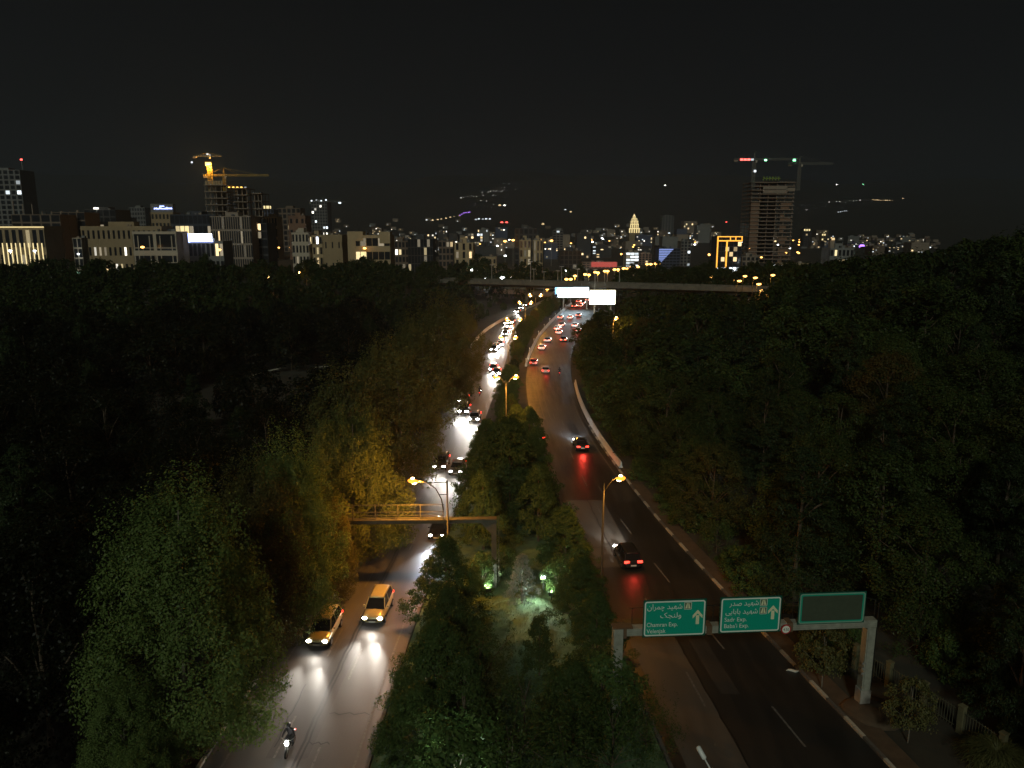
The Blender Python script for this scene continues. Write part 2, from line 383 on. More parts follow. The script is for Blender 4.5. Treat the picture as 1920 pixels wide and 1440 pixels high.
# kerbs of single stones
def kerbline(name, fn, y0, y1, side, label, alt=True):
    k = struct(ob(name, None), label)
    mb = MB(); mb.bx(-.11, .11, .012, .988, -.1, .16); ms = [mb.mesh('kerb_stone_white', M_KERB_W), mb.mesh('kerb_stone_dark', M_KERB_D)]
    y = y0; i = 0
    while y < y1:
        a = heading(fn, y); c = math.cos(a)
        o = ob('kerb_stone', ms[(i//2) % 2 if alt else 1], k, (fn(y)+side*.13, y, random.uniform(-.012, .012)), -a+random.uniform(-.012, .012))
        y += c; i += 1
    return k
kerbline('kerb_right', XR2, 22, 118, 1, 'painted kerb of light and dark stones right of the northbound road')
kerbline('kerb_left', XL1, 22, 100, -1, 'painted kerb along the left side of the southbound road')
kerbline('kerb_median_right', XR1, 26, 96, -1, 'dark kerb between the planted median and the northbound road', False)
kerbline('kerb_median_left', XL2, 26, 96, 1, 'dark kerb between the planted median and the southbound road', False)

def barrier(name, fn, d, y0, y1, label, post=False):
    t = thing(name, label, 'barrier')
    L = 4.0; y = y0
    while y < y1:
        n = y+L-.04; mb = MB(); rings = []
        for q in (y, (y+n)/2, n):
            x = fn(q)+d; a = heading(fn, q); ca, sa = math.cos(a), math.sin(a)
            prof = [(-.26, -.05), (-.26, .12), (-.13, .38), (-.09, .85), (.09, .85), (.13, .38), (.26, .12), (.26, -.05)]
            rings.append([(x+px*ca, q-px*sa, pz) for px, pz in prof])
        mb.loft(rings); mb.build('barrier_segment', M_CONC_W, t)
        if post and int((y-y0)/L) % 4 == 0:
            mb = MB(); x = fn(y)+d; mb.tube([(x, y, .8), (x, y, 1.7)], .06, 6); mb.box((x, y, 1.75), (.25, .12, .2)); mb.build('marker_post', M_CONC_W, t)
        y += L
    return t
barrier('concrete_barrier', XL1, -.5, 200, 345, 'long white concrete barrier along the far left side of the oncoming road')
barrier('concrete_barrier', XR1, -.35, 172, 320, 'curving pale concrete barrier with marker posts between the median and departing traffic', True)
barrier('concrete_barrier', XR2, .55, 96, 150, 'pale low concrete barrier at the right bend beside the lone braking car')

# pavement verge right of the near kerb and a lawn in the median
strip_o = strip('verge', off(XR2, .25), off(XR2, 1.7), 20, 120, .06, M_SOIL); struct(strip_o, 'strip of bare brown earth beside the right kerb')
mb = MB()
for i in range(24):
    y0 = 36+i*2.2; y1 = y0+2.2
    mb.poly([(XL2(y0)+.3, y0, .05), (XR1(y0)-.3, y0, .05), (XR1(y1)-.3, y1, .05), (XL2(y1)+.3, y1, .05)])
struct(mb.build('lawn', M_LAWN), 'mown lawn in the median lit by greenish floodlights')
def grass():
    n = 9000; v = np.zeros((n*3, 3)); 
    ys = np.random.uniform(50, 68, n); xs = np.random.uniform(-5.5, 5.5, n)
    a = np.random.uniform(0, 6.28, n); h = np.random.uniform(.06, .20, n)
    v[0::3] = np.stack([xs-.02*np.cos(a), ys-.02*np.sin(a), np.full(n, .05)], 1)
    v[1::3] = np.stack([xs+.02*np.cos(a), ys+.02*np.sin(a), np.full(n, .05)], 1)
    v[2::3] = np.stack([xs+np.random.normal(0, .05, n), ys+np.random.normal(0, .05, n), .05+h], 1)
    me = bpy.data.meshes.new('grass'); me.from_pydata(v.tolist(), [], [(3*i, 3*i+1, 3*i+2) for i in range(n)])
    me.materials.append(mat('grass_blade', (.10, .17, .075), .9, var=.4, scale=.8)); o = ob('grass', me); o['kind'] = 'stuff'; o['label'] = 'short grass blades on the floodlit median lawn'; o['category'] = 'grass'
grass()
# two pale bits of park path left of the road
for i, (pts, lab) in enumerate(((((470, 705), (500, 696), (528, 690)), 'short bright bend of a park path seen between dark trees'), (((590, 689), (630, 687), (665, 686)), 'thin pale stretch of park path behind the roadside trees'))):
    mb = MB(); P = [G(u, v, -1.6) for u, v in pts]
    for a, b in zip(P, P[1:]):
        d = Vector((0, 1.1, 0)); mb.poly([a-d, b-d, b+d, a+d])
    struct(mb.build('path', mat('pale_path', (.55, .52, .42), .9, var=.2)), lab)

# ================================================================== trees
LM_PLANE_LIT = leafmat('leaf_plane_lit', (.098, .165, .042), (.155, .210, .062), .28, .12, .25)  # leaf green raised to carry the bridge light on the near planes
LM_PLANE_M = leafmat('leaf_plane_turning_lamplit', (.085, .105, .030), (.135, .125, .042), .28, .15, .3)  # olive of turning leaves, plus the orange lamp tint put into the colour
LM_MEDIAN = leafmat('leaf_median', (.040, .075, .020), (.075, .110, .030), .22, .3)
LM_FOREST = leafmat('leaf_forest', (.030, .056, .015), (.062, .080, .023), .22, .5, .16)
LM_PARK_SHADE = leafmat('leaf_park_shade', (.008, .0125, .005), (.016, .018, .007), .2, .5)  # near-black leaves: shade of the unlit valley put into the colour
LM_PINE = leafmat('leaf_pine', (.020, .038, .015), (.040, .056, .021), .12, .45)
LM_SPRUCE = leafmat('leaf_spruce', (.16, .21, .19), (.24, .28, .25), .15, .1)
LM_SHRUB = leafmat('leaf_shrub', (.05, .10, .03), (.10, .15, .04), .25, .3)
LM_TUSSOCK = leafmat('leaf_tussock', (.11, .12, .04), (.17, .16, .06), .25, .2)

def leaves_mesh(name, P, N, size, m, aspect=.55, droop=0.0, axis=None):
    """P leaf centres, N leaf normals (n,3); every leaf a folded diamond of four corners"""
    n = len(P); rs = np.random.RandomState(len(P) % 9973)
    t = rs.normal(size=(n, 3)) if axis is None else axis+rs.normal(size=(n, 3))*.25
    t[:, 2] -= droop
    N = N/np.linalg.norm(N, axis=1, keepdims=True)
    t -= N*(t*N).sum(1, keepdims=True); t /= np.linalg.norm(t, axis=1, keepdims=True)+1e-9
    b = np.cross(N, t); s = size*rs.uniform(.65, 1.3, (n, 1))
    V = np.empty((n, 4, 3)); V[:, 0] = P-t*s*.5; V[:, 1] = P+b*s*aspect*.5+N*s*.08; V[:, 2] = P+t*s*.5; V[:, 3] = P-b*s*aspect*.5+N*s*.08
    me = bpy.data.meshes.new(name); me.vertices.add(n*4); me.vertices.foreach_set('co', V.reshape(-1).astype(np.float32))
    me.loops.add(n*4); me.loops.foreach_set('vertex_index', np.arange(n*4, dtype=np.int32))
    me.polygons.add(n); me.polygons.foreach_set('loop_start', np.arange(0, n*4, 4, dtype=np.int32))
    try: me.polygons.foreach_set('loop_total', np.full(n, 4, dtype=np.int32))
    except Exception: pass
    me.update(calc_edges=True); me.materials.append(m); return me

def clumps(seed, h0, h1, prof, k, per, cr, vs=1.0, inner=.35, tips=0, hang=0.0):
    """leaf positions: k clumps spread through an envelope prof(t) from h0 to h1, each a loose shell of leaves"""
    rs = np.random.RandomState(seed); Ps = []; Ns = []; ctr = []
    ph = rs.uniform(0, 6.28, 4)
    for i in range(k):
        t = rs.uniform(0, 1)**.85; a = rs.uniform(0, 6.28)
        lob = 1+.16*math.sin(3*a+ph[0]+4*t)+.12*math.sin(5*a+ph[1]-6*t)
        r = prof(t)*lob*(inner+(1-inner)*math.sqrt(rs.uniform()))
        c = np.array([r*math.cos(a), r*math.sin(a), h0+(h1-h0)*t*(.88 if tips > 9 else 1)]); s = cr*rs.uniform(.6, 1.25)*(1-.35*t)
        ctr.append((c, s, 1.0))
    for i in range(tips):
        a = rs.uniform(0, 6.28); r = prof(.62)*rs.uniform(0, 1.0)**.7; z = h1-(h1-h0)*(rs.uniform(-.03, .10)+.22*(r/(prof(.62)+.01))**2)
        ctr.append((np.array([r*math.cos(a), r*math.sin(a), z]), cr*.62, 2.6))
    for c, s, st in ctr:
        m = int(per*rs.uniform(.7, 1.3)*(s/cr)**1.3)+8
        d = rs.normal(size=(m, 3)); d /= np.linalg.norm(d, axis=1, keepdims=True)
        q = d*(rs.uniform(.15, 1, (m, 1))**.5)*s; q[:, 2] *= vs*st
        q[:, 2] -= hang*(q[:, 0]**2+q[:, 1]**2)
        Ps.append(c+q); o = c.copy(); o[2] = (c[2]-h0)*.35
        nn = d*.8+rs.normal(size=(m, 3))*.55+np.array([0, 0, .45])+.5*o/(np.linalg.norm(o)+1e-6); Ns.append(nn)
    return np.vstack(Ps), np.vstack(Ns), [c for c, s, st in ctr]

def trunk_mesh(name, H, r, ctr, m, limbs=9, fork=.3):
    mb = MB(); rs = random.Random(int(H*100)+limbs)
    pts = [(rs.uniform(-.02, .02)*H*t, rs.uniform(-.02, .02)*H*t, H*t-(.4 if t == 0 else 0)) for t in (0, .08, .3, .55, .8, .95)]
    mb.tube(pts, [r*1.35, r, r*.82, r*.6, r*.35, r*.1], 8)
    cs = [c for c in ctr if c[2] > H*fork]; rs.shuffle(cs)
    for c in cs[:limbs]:
        z0 = max(H*fork*.8, c[2]-math.hypot(c[0], c[1])*.8-1.0); z0 = min(z0, H*.85)
        mid = (c[0]*.5, c[1]*.5, z0+(c[2]-z0)*.62)
        mb.tube([(0, 0, z0), mid, tuple(c)], [r*.42, r*.26, r*.06], 5)
    return mb.mesh(name, m, True)

PROTO = {}
def proto(kind, crowns, trunks): PROTO[kind] = list(zip(crowns, trunks))
def mk(kind, n, seed, H, h0, prof, k, per, cr, size, lm, bark, r, vs=1.0, inner=.35, tips=0, hang=0, droop=0, aspect=.55, limbs=9, fork=.3):
    cs = []; ts = []
    for i in range(n):
        P, N, ctr = clumps(seed+i, h0, H, prof, k, per, cr, vs, inner, tips, hang)
        cs.append(leaves_mesh(kind+'_crown', P, N, size, lm, aspect, droop)); ts.append(trunk_mesh(kind+'_trunk', H*.93, r, ctr, bark, limbs, fork))
    proto(kind, cs, ts)
egg = lambda R_, p=.8, lo=.35: (lambda t: R_*(lo+(1-lo)*math.sin(math.pi*min(1, (t+.12)*.62+.12)))*max(.0, 1-max(0, (t-.55)/.5)**1.8*.75))
cone = lambda R_: (lambda t: R_*(1-t)**.8+.25)
spire = lambda R_: (lambda t: R_*(.58+.42*min(1, t/.30))*(1-.66*t**1.35))
mk('plane_tree', 3, 11, 17.0, 1.3, spire(6.7), 470, 230, 1.05, .185, LM_PLANE_LIT, M_BARK_P, .30, vs=1.25, inner=.3, tips=26, limbs=10)
mk('plane_mid', 3, 31, 17.0, 1.3, egg(6.2), 250, 120, 1.25, .32, LM_PLANE_M, M_BARK_P, .30, vs=1.25, inner=.3, tips=22)
mk('median_tree', 3, 51, 9.5, .9, cone(4.3), 250, 130, .82, .25, LM_MEDIAN, M_BARK, .17, vs=.6, inner=.42, hang=.25, droop=.9, aspect=.42, limbs=16, fork=.12)
mk('forest_near', 3, 71, 11.5, 1.4, egg(4.4), 220, 140, .95, .20, LM_FOREST, M_BARK, .19, vs=1.0, inner=.35, hang=.12, droop=.4, limbs=12)
mk('forest_tree', 4, 91, 11.5, 1.4, egg(4.4), 110, 48, 1.25, .50, LM_FOREST, M_BARK, .19, vs=.95, inner=.35, tips=3)
mk('park_near', 2, 81, 11.5, 1.4, egg(4.6), 190, 100, 1.1, .25, LM_PARK_SHADE, M_BARK, .19, vs=1.0, inner=.35, hang=.1, droop=.3, limbs=9)
mk('park_tree', 3, 101, 11.5, 1.4, egg(4.6), 110, 48, 1.25, .50, LM_PARK_SHADE, M_BARK, .19, vs=.95, inner=.35, tips=3)
mk('pine_near', 2, 111, 12.5, 1.2, cone(3.3), 240, 120, .72, .26, LM_PINE, M_BARK, .17, vs=.6, inner=.3, hang=.3, droop=1.2, aspect=.22, limbs=14, fork=.1)
mk('pine_tree', 3, 131, 12.5, 1.2, cone(3.1), 120, 50, .85, .55, LM_PINE, M_BARK, .17, vs=.8, inner=.3, droop=.8, aspect=.26)
mk('spruce', 1, 151, 4.4, .55, cone(1.25), 190, 60, .26, .13, LM_SPRUCE, M_BARK_P, .07, vs=.8, inner=.3, aspect=.25, limbs=5)
mk('shrub', 3, 161, 3.2, .1, egg(1.9), 90, 75, .55, .17, LM_SHRUB, M_BARK, .06, inner=.3)
mk('spire_shrub', 2, 171, 4.2, .1, egg(2.4, lo=.6), 40, 60, .45, .15, LM_MEDIAN, M_BARK, .07, vs=2.0, inner=.3, tips=26, aspect=.35)
mk('cone_shrub', 1, 181, 4.2, .1, cone(1.55), 120, 90, .40, .14, LM_FOREST, M_BARK, .07, inner=.35)
mk('young_tree', 1, 191, 4.8, 1.9, egg(1.9), 70, 85, .55, .18, LM_TUSSOCK, M_BARK_P, .07, inner=.25, hang=.35, droop=1.0)
# the weeping tussock: long drooping blades
def tussock():
    rs = np.random.RandomState(5); n = 1600; P = []; N = []; A = []
    for i in range(n):
        a = rs.uniform(0, 6.28); l = rs.uniform(.6, 1.9); h = rs.uniform(1.0, 2.2)
        for t in np.linspace(.1, 1, 6):
            P.append((math.cos(a)*l*t, math.sin(a)*l*t, h*(1.6*t-1.25*t*t)+.15)); tz = h*(1.6-2.5*t)
            d = np.array([math.cos(a)*l, math.sin(a)*l, tz]); A.append(d/np.linalg.norm(d)); N.append((-tz*math.cos(a), -tz*math.sin(a), l))
    me = leaves_mesh('tussock_crown', np.array(P), np.array(N), .42, LM_TUSSOCK, .07, 0, np.array(A))
    mb = MB(); mb.tube([(0, 0, -.2), (0, 0, .5)], [.25, .1], 7); proto('tussock', [me], [mb.mesh('tussock_base', M_BARK)])
tussock()

TREES = []
def tree(kind, x, y, label, cat='tree', group=None, sz=1.0, sxy=1.0, name=None, z=None, rz=None, var=None, rnd=random):
    c, t = PROTO[kind][rnd.randrange(len(PROTO[kind])) if var is None else var]
    o = thing(name or cat.replace(' ', '_'), label, cat, (x, y, (height(x, y) if z is None else z)-.05), rnd.uniform(0, 6.28) if rz is None else rz, group)
    o.scale = (sz*sxy, sz*sxy, sz)
    ob('trunk', t, o); ob('crown', c, o); TREES.append((x, y)); return o

# ---- the tall row left of the oncoming road: (u of the axis, distance, top row in the picture, spread)
row = [(318, 41.5, 895, .98, 0, 'big pale green plane tree with pointed top nearest the camera on the left'),
       (222, 36, 1275, .9, 1, 'low leafy plane tree at the bottom left, in front of the big pale green one'),
       (528, 55, 825, .78, 1, 'plane tree lit orange by the street lamp above the yellow gantry'),
       (468, 52, 865, .75, 2, 'dim green plane tree between the big pale one and the orange-lit one'),
       (655, 68, 760, .92, 0, 'olive plane tree just beyond the orange-lit one, left of the lamp head'),
       (650, 84, 690, .98, 1, 'broad brownish plane tree above the orange lamp, left of the headlights'),
       (745, 92, 672, .95, 2, 'brown lamp-lit plane tree whose edge touches the oncoming headlights'),
       (715, 108, 640, .92, 0, 'tall dim plane tree halfway up the left row'),
       (790, 118, 610, .92, 1, 'plane tree overhanging the road, third last of the left row'),
       (822, 136, 557, .95, 2, 'tallest far plane tree of the left row with rounded top'),
       (770, 130, 600, .8, 0, 'dark plane tree tucked behind the far end of the left row'),
       (868, 160, 575, .75, 1, 'last plane tree of the left row beside the white barrier')]
for u, Y, vt, s, var, lab in row:
    p = PT(u, vt, Y); g = height(p.x, Y); k = (p.z-g)/17.0
    tree('plane_tree' if Y < 75 else 'plane_mid', p.x, Y, lab, 'plane tree', 'plane trees left of the oncoming road', k, s/k if False else s*min(1.15, max(.8, 1/k)), var=var)
rr = random.Random(3)
for i, (u, Y, vt) in enumerate(((612, 60, 930), (560, 61, 900), (250, 33, 1400), (700, 98, 720), (858, 128, 700), (872, 143, 660))):
    p = PT(u, vt, Y); g = height(p.x, Y); k = max(.35, (p.z-g)/17.0)
    tree('plane_tree' if Y < 65 else 'plane_mid', p.x, Y, 'smaller plane tree filling the left roadside row under the taller crowns', 'plane tree', 'undergrowth planes of the left row', k, .85 if k > .5 else 1.0, rnd=rr)

# ---- median planting
med = [('median_tree', 955, 78, 785, 1.25, 'tall dark pointed tree in the middle of the median, tip lit yellow'),
       ('median_tree', 905, 70, 880, .95, 'dark tree on the left of the tall median tree beside the lamp pole'),
       ('median_tree', 1010, 72, 870, .9, 'dark tree on the right shoulder of the tall median tree'),
       ('median_tree', 1062, 64, 950, .85, 'dark tree beside the right lamp pole on the median'),
       ('median_tree', 835, 56, 1005, .95, 'pointed dark tree left of the floodlit garden with leaves against the bright road'),
       ('median_tree', 840, 50, 1095, .8, 'dark layered tree left of the median lawn'),
       ('median_tree', 1092, 56, 1040, .75, 'dark tree right of the pale spruce by the second floodlight'),
       ('median_tree', 1120, 51, 1110, .7, 'low dark tree between the lawn and the grey gantry column'),
       ('median_tree', 822, 45, 1160, 1.0, 'wide drooping tree whose leaves overlap the road ahead of the taxi'),
       ('median_tree', 785, 40, 1285, .95, 'drooping dark tree at the bottom, left edge of the median'),
       ('median_tree', 870, 39, 1230, .9, 'dark tree at the bottom with floodlight glints between its leaves'),
       ('spire_shrub', 900, 44, 1185, 1.1, 'shrub with upright spiky shoots in front of the lawn'),
       ('cone_shrub', 1012, 48.5, 1158, .95, 'dark cone shaped bush standing on the lawn'),
       ('spire_shrub', 985, 41, 1270, 1.35, 'dark bush of upright shoots below the cone shaped bush'),
       ('median_tree', 1075, 41, 1240, .85, 'dark tree at the bottom right of the median'),
       ('spire_shrub', 955, 36, 1345, 1.35, 'mid green bushy shrub at the bottom centre edge'),
       ('spire_shrub', 1060, 35, 1365, 1.2, 'greyish bush at the bottom right of centre'),
       ('spire_shrub', 1215, 40.5, 1310, 1.15, 'bush of upright plumes beside the dark road under the gantry'),
       ('spire_shrub', 1150, 38, 1320, 1.2, 'dark bush left of the plumed bush at the road edge'),
       ('shrub', 1130, 43, 1235, 1.1, 'low shrub at the foot of the left gantry column'),
       ('shrub', 905, 62, 1038, .95, 'shrub glowing green white over a floodlight, left of the spruce'),
       ('shrub', 1050, 61, 1050, .95, 'shrub glowing pale green over a floodlight, right of the spruce'),
       ('shrub', 945, 66, 1025, .8, 'thin grey shrub behind the pale spruce'),
       ('spruce', 979, 59, 1040, 1.0, 'small pale blue spruce standing on the median lawn'),
       ('shrub', 855, 36, 1345, 1.1, 'shrub lit white green from below at the bottom of the median')]
for kind, u, Y, vt, s, lab in med:
    H0 = {'median_tree': 9.5, 'spire_shrub': 4.2, 'cone_shrub': 4.2, 'shrub': 3.2, 'spruce': 4.4}[kind]
    p = PT(u, vt, Y); k = max(.25, p.z/H0)
    c = {'median_tree': 'tree', 'spruce': 'spruce'}.get(kind, 'shrub')
    tree(kind, p.x, Y, lab, c, 'median planting', k, s*(min(1.5, max(.9, .8/k)) if kind != 'spruce' else 1), rnd=rr)
y = 84.0; i = 0
while y < 330:
    a, b = XL2(y)+1.3, XR1(y)-1.3
    if y > 170: a += .3; b -= .8
    n = max(1, int((b-a)/3.6))
    for j in range(n):
        x = a+(b-a)*(j+.5+rr.uniform(-.2, .2))/n
        big = y < 150
        hh = rr.uniform(5.2, 8.2) if big else (rr.uniform(2.6, 4.2) if y < 195 else rr.uniform(3.8, 6.4))
        if 118 < y < 170: hh *= .75
        tree('median_tree' if big else 'forest_tree', x, y+rr.uniform(-1, 1), 'bushy dark tree in the far planted strip between both carriageways', 'tree', 'trees of the far median', hh/(9.5 if big else 11.5), rr.uniform(.75, 1.0)*(1.0 if big else 1.15), rnd=rr)
    y += 4.6 if y < 150 else 5.5

# ---- woods right and left
def inview(x, y, z=6, mar=.06):
    d = y*math.cos(PITCH)+(CAMH-z)*math.sin(PITCH)
    return y > 12 and abs(x)/d < 960/FPX+mar+6/max(20, y)
rw = random.Random(21)
def vtop(x, y, z):
    d_ = y*math.cos(PITCH)+(CAMH-z)*math.sin(PITCH); return 960+FPX*x/d_, 720-FPX*((z-CAMH)*math.cos(PITCH)+y*math.sin(PITCH))/d_
CAPU = [0, 420, 600, 850, 885, 900, 1150, 1160, 1290, 1370, 1380, 1450, 1465, 1600, 1750, 1920]
CAPV = [470, 478, 486, 492, 520, 578, 578, 556, 549, 549, 562, 562, 506, 478, 466, 428]
def cap(x, y, h, far=False):
    jit = rw.uniform(-5, 16) if (x < -20 or far) else rw.uniform(0, 6)
    if not far and y > 200 and x > 40: jit += 0              # the wood keeps below the sight line to the bridge and the town
    for k in range(12):
        u, v = vtop(x, y, height(x, y)+h)
        lim = (488 if far else float(np.interp(u, CAPU, CAPV)))+(7*math.sin(u*.061)+5*math.sin(u*.023+2) if u < 870 or far else 0)+jit
        if v > lim: break
        h *= .88
    return h
def wood(pts, kinds, label, group, lab2, near_y):
    for x, y in pts:
        kind = rw.choices([k for k, w_ in kinds], [w_ for k, w_ in kinds])[0]
        base = {'b': 11.5, 'p': 12.5}[kind]
        nm = {'b': ('forest_near', 'forest_tree'), 'p': ('pine_near', 'pine_tree')}[kind][0 if y < near_y else 1]
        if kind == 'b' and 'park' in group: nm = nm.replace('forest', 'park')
        s = rw.uniform(.72, 1.12); s = cap(x, y, base*s)/base
        if s < .22: continue
        tree(nm, x, y, label if kind == 'b' else lab2, 'tree' if kind == 'b' else 'conifer', group+(' (broadleaf)' if kind == 'b' else ' (conifers)'), s, rw.uniform(.9, 1.25), rnd=rw)
ptsR = []; y = 34.0
while y < 440:
    st = 6.0+y*.012
    x = XR2(y)+4.6+rw.uniform(0, 1.5)
    while x < y*.78+22:
        q = (x+rw.uniform(-1.8, 1.8), y+rw.uniform(-2.2, 2.2))
        dR = q[0]-XR2(min(500, q[1]))
        ok = dR > (3.6 if y > 55 else 8.5) and inview(*q, z=height(*q)+6)
        if y > 120 and dR > 60+.15*y and rw.random() < .25: ok = False
        if ok: ptsR.append(q)
        x += st*rw.uniform(.9, 1.25)*(1+max(0, dR-40)*.004)
    y += st*.98
ptsR.sort(key=lambda q: q[1]); 
def thin(pts, n):
    if len(pts) <= n: return pts
    keep = pts[:int(n*.62)]; rest = pts[int(n*.62):]; rw.shuffle(rest); return keep+rest[:n-len(keep)]
nR = len(ptsR)
WOODREST = []
ptsL = []; y = 36.0
while y < 430:
    st = 6.8+y*.014
    x = XL1(y)-9-rw.uniform(0, 3)
    while x > -y*.78-20:
        q = (x+rw.uniform(-2, 2), y+rw.uniform(-2.4, 2.4)); dL = XL1(min(500, q[1]))-q[0]
        ok = inview(*q, z=height(*q)+6) and dL > 9
        # the open clearing and the paths
        cx, cy_ = q[0]+46, q[1]-135
        if (cx/26)**2+(cy_/34)**2 < 1: ok = ok and rw.random() < .12
        if 150 < q[1] < 176 and -66 < q[0] < -32: ok = False
        if ok: ptsL.append(q)
        x -= st*rw.uniform(.9, 1.3)
    y += st*1.02

def screen(u0, u1, v0, v1, x, y, z):      # does the point stand between the camera and the given picture area
    d_ = y*math.cos(PITCH)+(CAMH-z)*math.sin(PITCH); u = 960+FPX*x/d_; v = 720-FPX*((z-CAMH)*math.cos(PITCH)+y*math.sin(PITCH))/d_
    return u0 < u < u1 and v0 < v < v1
def clear(q): # the road side is kept low before the billboard
    x, y = q; return not (150 < y < 275 and XR2(y) < x < XR2(y)+13)
N_IND = 150
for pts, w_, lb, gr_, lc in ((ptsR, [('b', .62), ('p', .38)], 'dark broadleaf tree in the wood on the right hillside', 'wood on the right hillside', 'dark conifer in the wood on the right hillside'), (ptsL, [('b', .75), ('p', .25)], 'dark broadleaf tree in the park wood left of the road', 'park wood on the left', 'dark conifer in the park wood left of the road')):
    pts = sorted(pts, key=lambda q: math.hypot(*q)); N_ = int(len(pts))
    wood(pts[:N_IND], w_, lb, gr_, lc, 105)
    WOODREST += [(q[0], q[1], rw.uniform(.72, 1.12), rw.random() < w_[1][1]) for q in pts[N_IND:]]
for i in range(120):
    y = rw.uniform(385, 450); u = rw.uniform(0, 1560); p = PT(u, 480, y)
    if XL1(y)-4 < p.x < XR2(y)+5: continue
    WOODREST.append((p.x, y, rw.uniform(.7, 1.05), False))
def far_wood():
    Pb = []; Nb = []; cache = {}
    for k in range(5): cache[(False, k)] = clumps(300+k, 1.4, 11.5, egg(4.4), 46, 11, 1.5, 1.0, .3, 3)[:2]; cache[(True, k)] = clumps(320+k, 1.2, 12.5, cone(3.1), 46, 11, 1.1, .9, .3)[:2]
    mb = MB()
    for x, y, s, pine in WOODREST:
        P, N = cache[(pine, rw.randrange(5))]; a = rw.uniform(0, 6.28); ca, sa = math.cos(a), math.sin(a); k = rw.uniform(.95, 1.25); z = height(x, y)
        low = .6 if not clear((x, y)) else 1.0; s = cap(x, y, 12*s*low, y > 325)/12
        if s < .16: continue
        Rm = np.array([[ca, -sa, 0], [sa, ca, 0], [0, 0, 1.0]]); Pb.append((P*np.array([s*k, s*k, s])) @ Rm.T+np.array([x, y, z])); Nb.append(N @ Rm.T)
        mb.tube([(x, y, z-.3), (x, y, z+6*s)], [.22*s, .1*s], 4, cap=False)
    P = np.vstack(Pb); N = np.vstack(Nb)
    o = ob('far_wood', leaves_mesh('far_wood', P, N, .95, LM_FOREST, .6)); o['kind'] = 'stuff'; o['label'] = 'far dark tree tops of the woods merging into one mass'; o['category'] = 'wood'
    t_ = mb.build('trunk', M_BARK, o); t_['kind'] = 'stuff'
    print('FARWOOD', len(WOODREST), len(P))
far_wood()
print('WOODS', nR, len(ptsL), 'trees', len(TREES))

# ================================================================== far town
BW = {k: mat('wall_'+k, c, .85, var=.12, scale=.15) for k, c in dict(cream=(.47,.36,.21), beige=(.36,.27,.155), white=(.52,.45,.35), grey=(.22,.22,.21), dark=(.07,.07,.07), brown=(.20,.15,.11), brick=(.24,.14,.09), blue=(.10,.12,.18), glass=(.05,.06,.08), rose=(.40,.27,.22), conc=(.33,.265,.205), pale=(.36,.265,.20)).items()}
M_WIN = mat('window_glass', (.02, .022, .026), .15, spec=.6)
LIT = {'w': emit('window_warm', (1.0, .72, .36), 1.3), 'y': emit('window_yellow', (1.0, .80, .42), .9), 'c': emit('window_cool', (.85, .95, 1.0), 1.6), 'b': emit('window_blue', (.35, .50, 1.0), 1.3),
       'W': emit('window_white', (1.0, .94, .80), 2.4), 'o': emit('strip_orange', (1.0, .55, .10), 4.0), 'r': emit('lamp_red', (1.0, .10, .08), 5), 'p': emit('lamp_purple', (.45, .20, 1.0), 3.0), 'g': emit('lamp_green', (.25, 1.0, .45), 7), 'B': emit('sign_blue', (.35, .45, 1.0), 5), 'S': emit('sign_whiteblue', (.75, .82, 1.0), 7), 'Y': emit('strip_yellow', (1.0, .80, .38), 1.3), 'm': emit('mountain_lamp', (.95, .92, .85), 13), 'G': emit('gold_strip', (1.0, .42, .045), 2.0), 'k': emit('window_dim', (.9, .75, .5), .25)}
def frame_of(u0, u1, vt, Y):
    a = PT(u0, vt, Y); b = PT(u1, vt, Y); g = height((a.x+b.x)/2, Y)
    return a.x, b.x-a.x, a.z-g, g
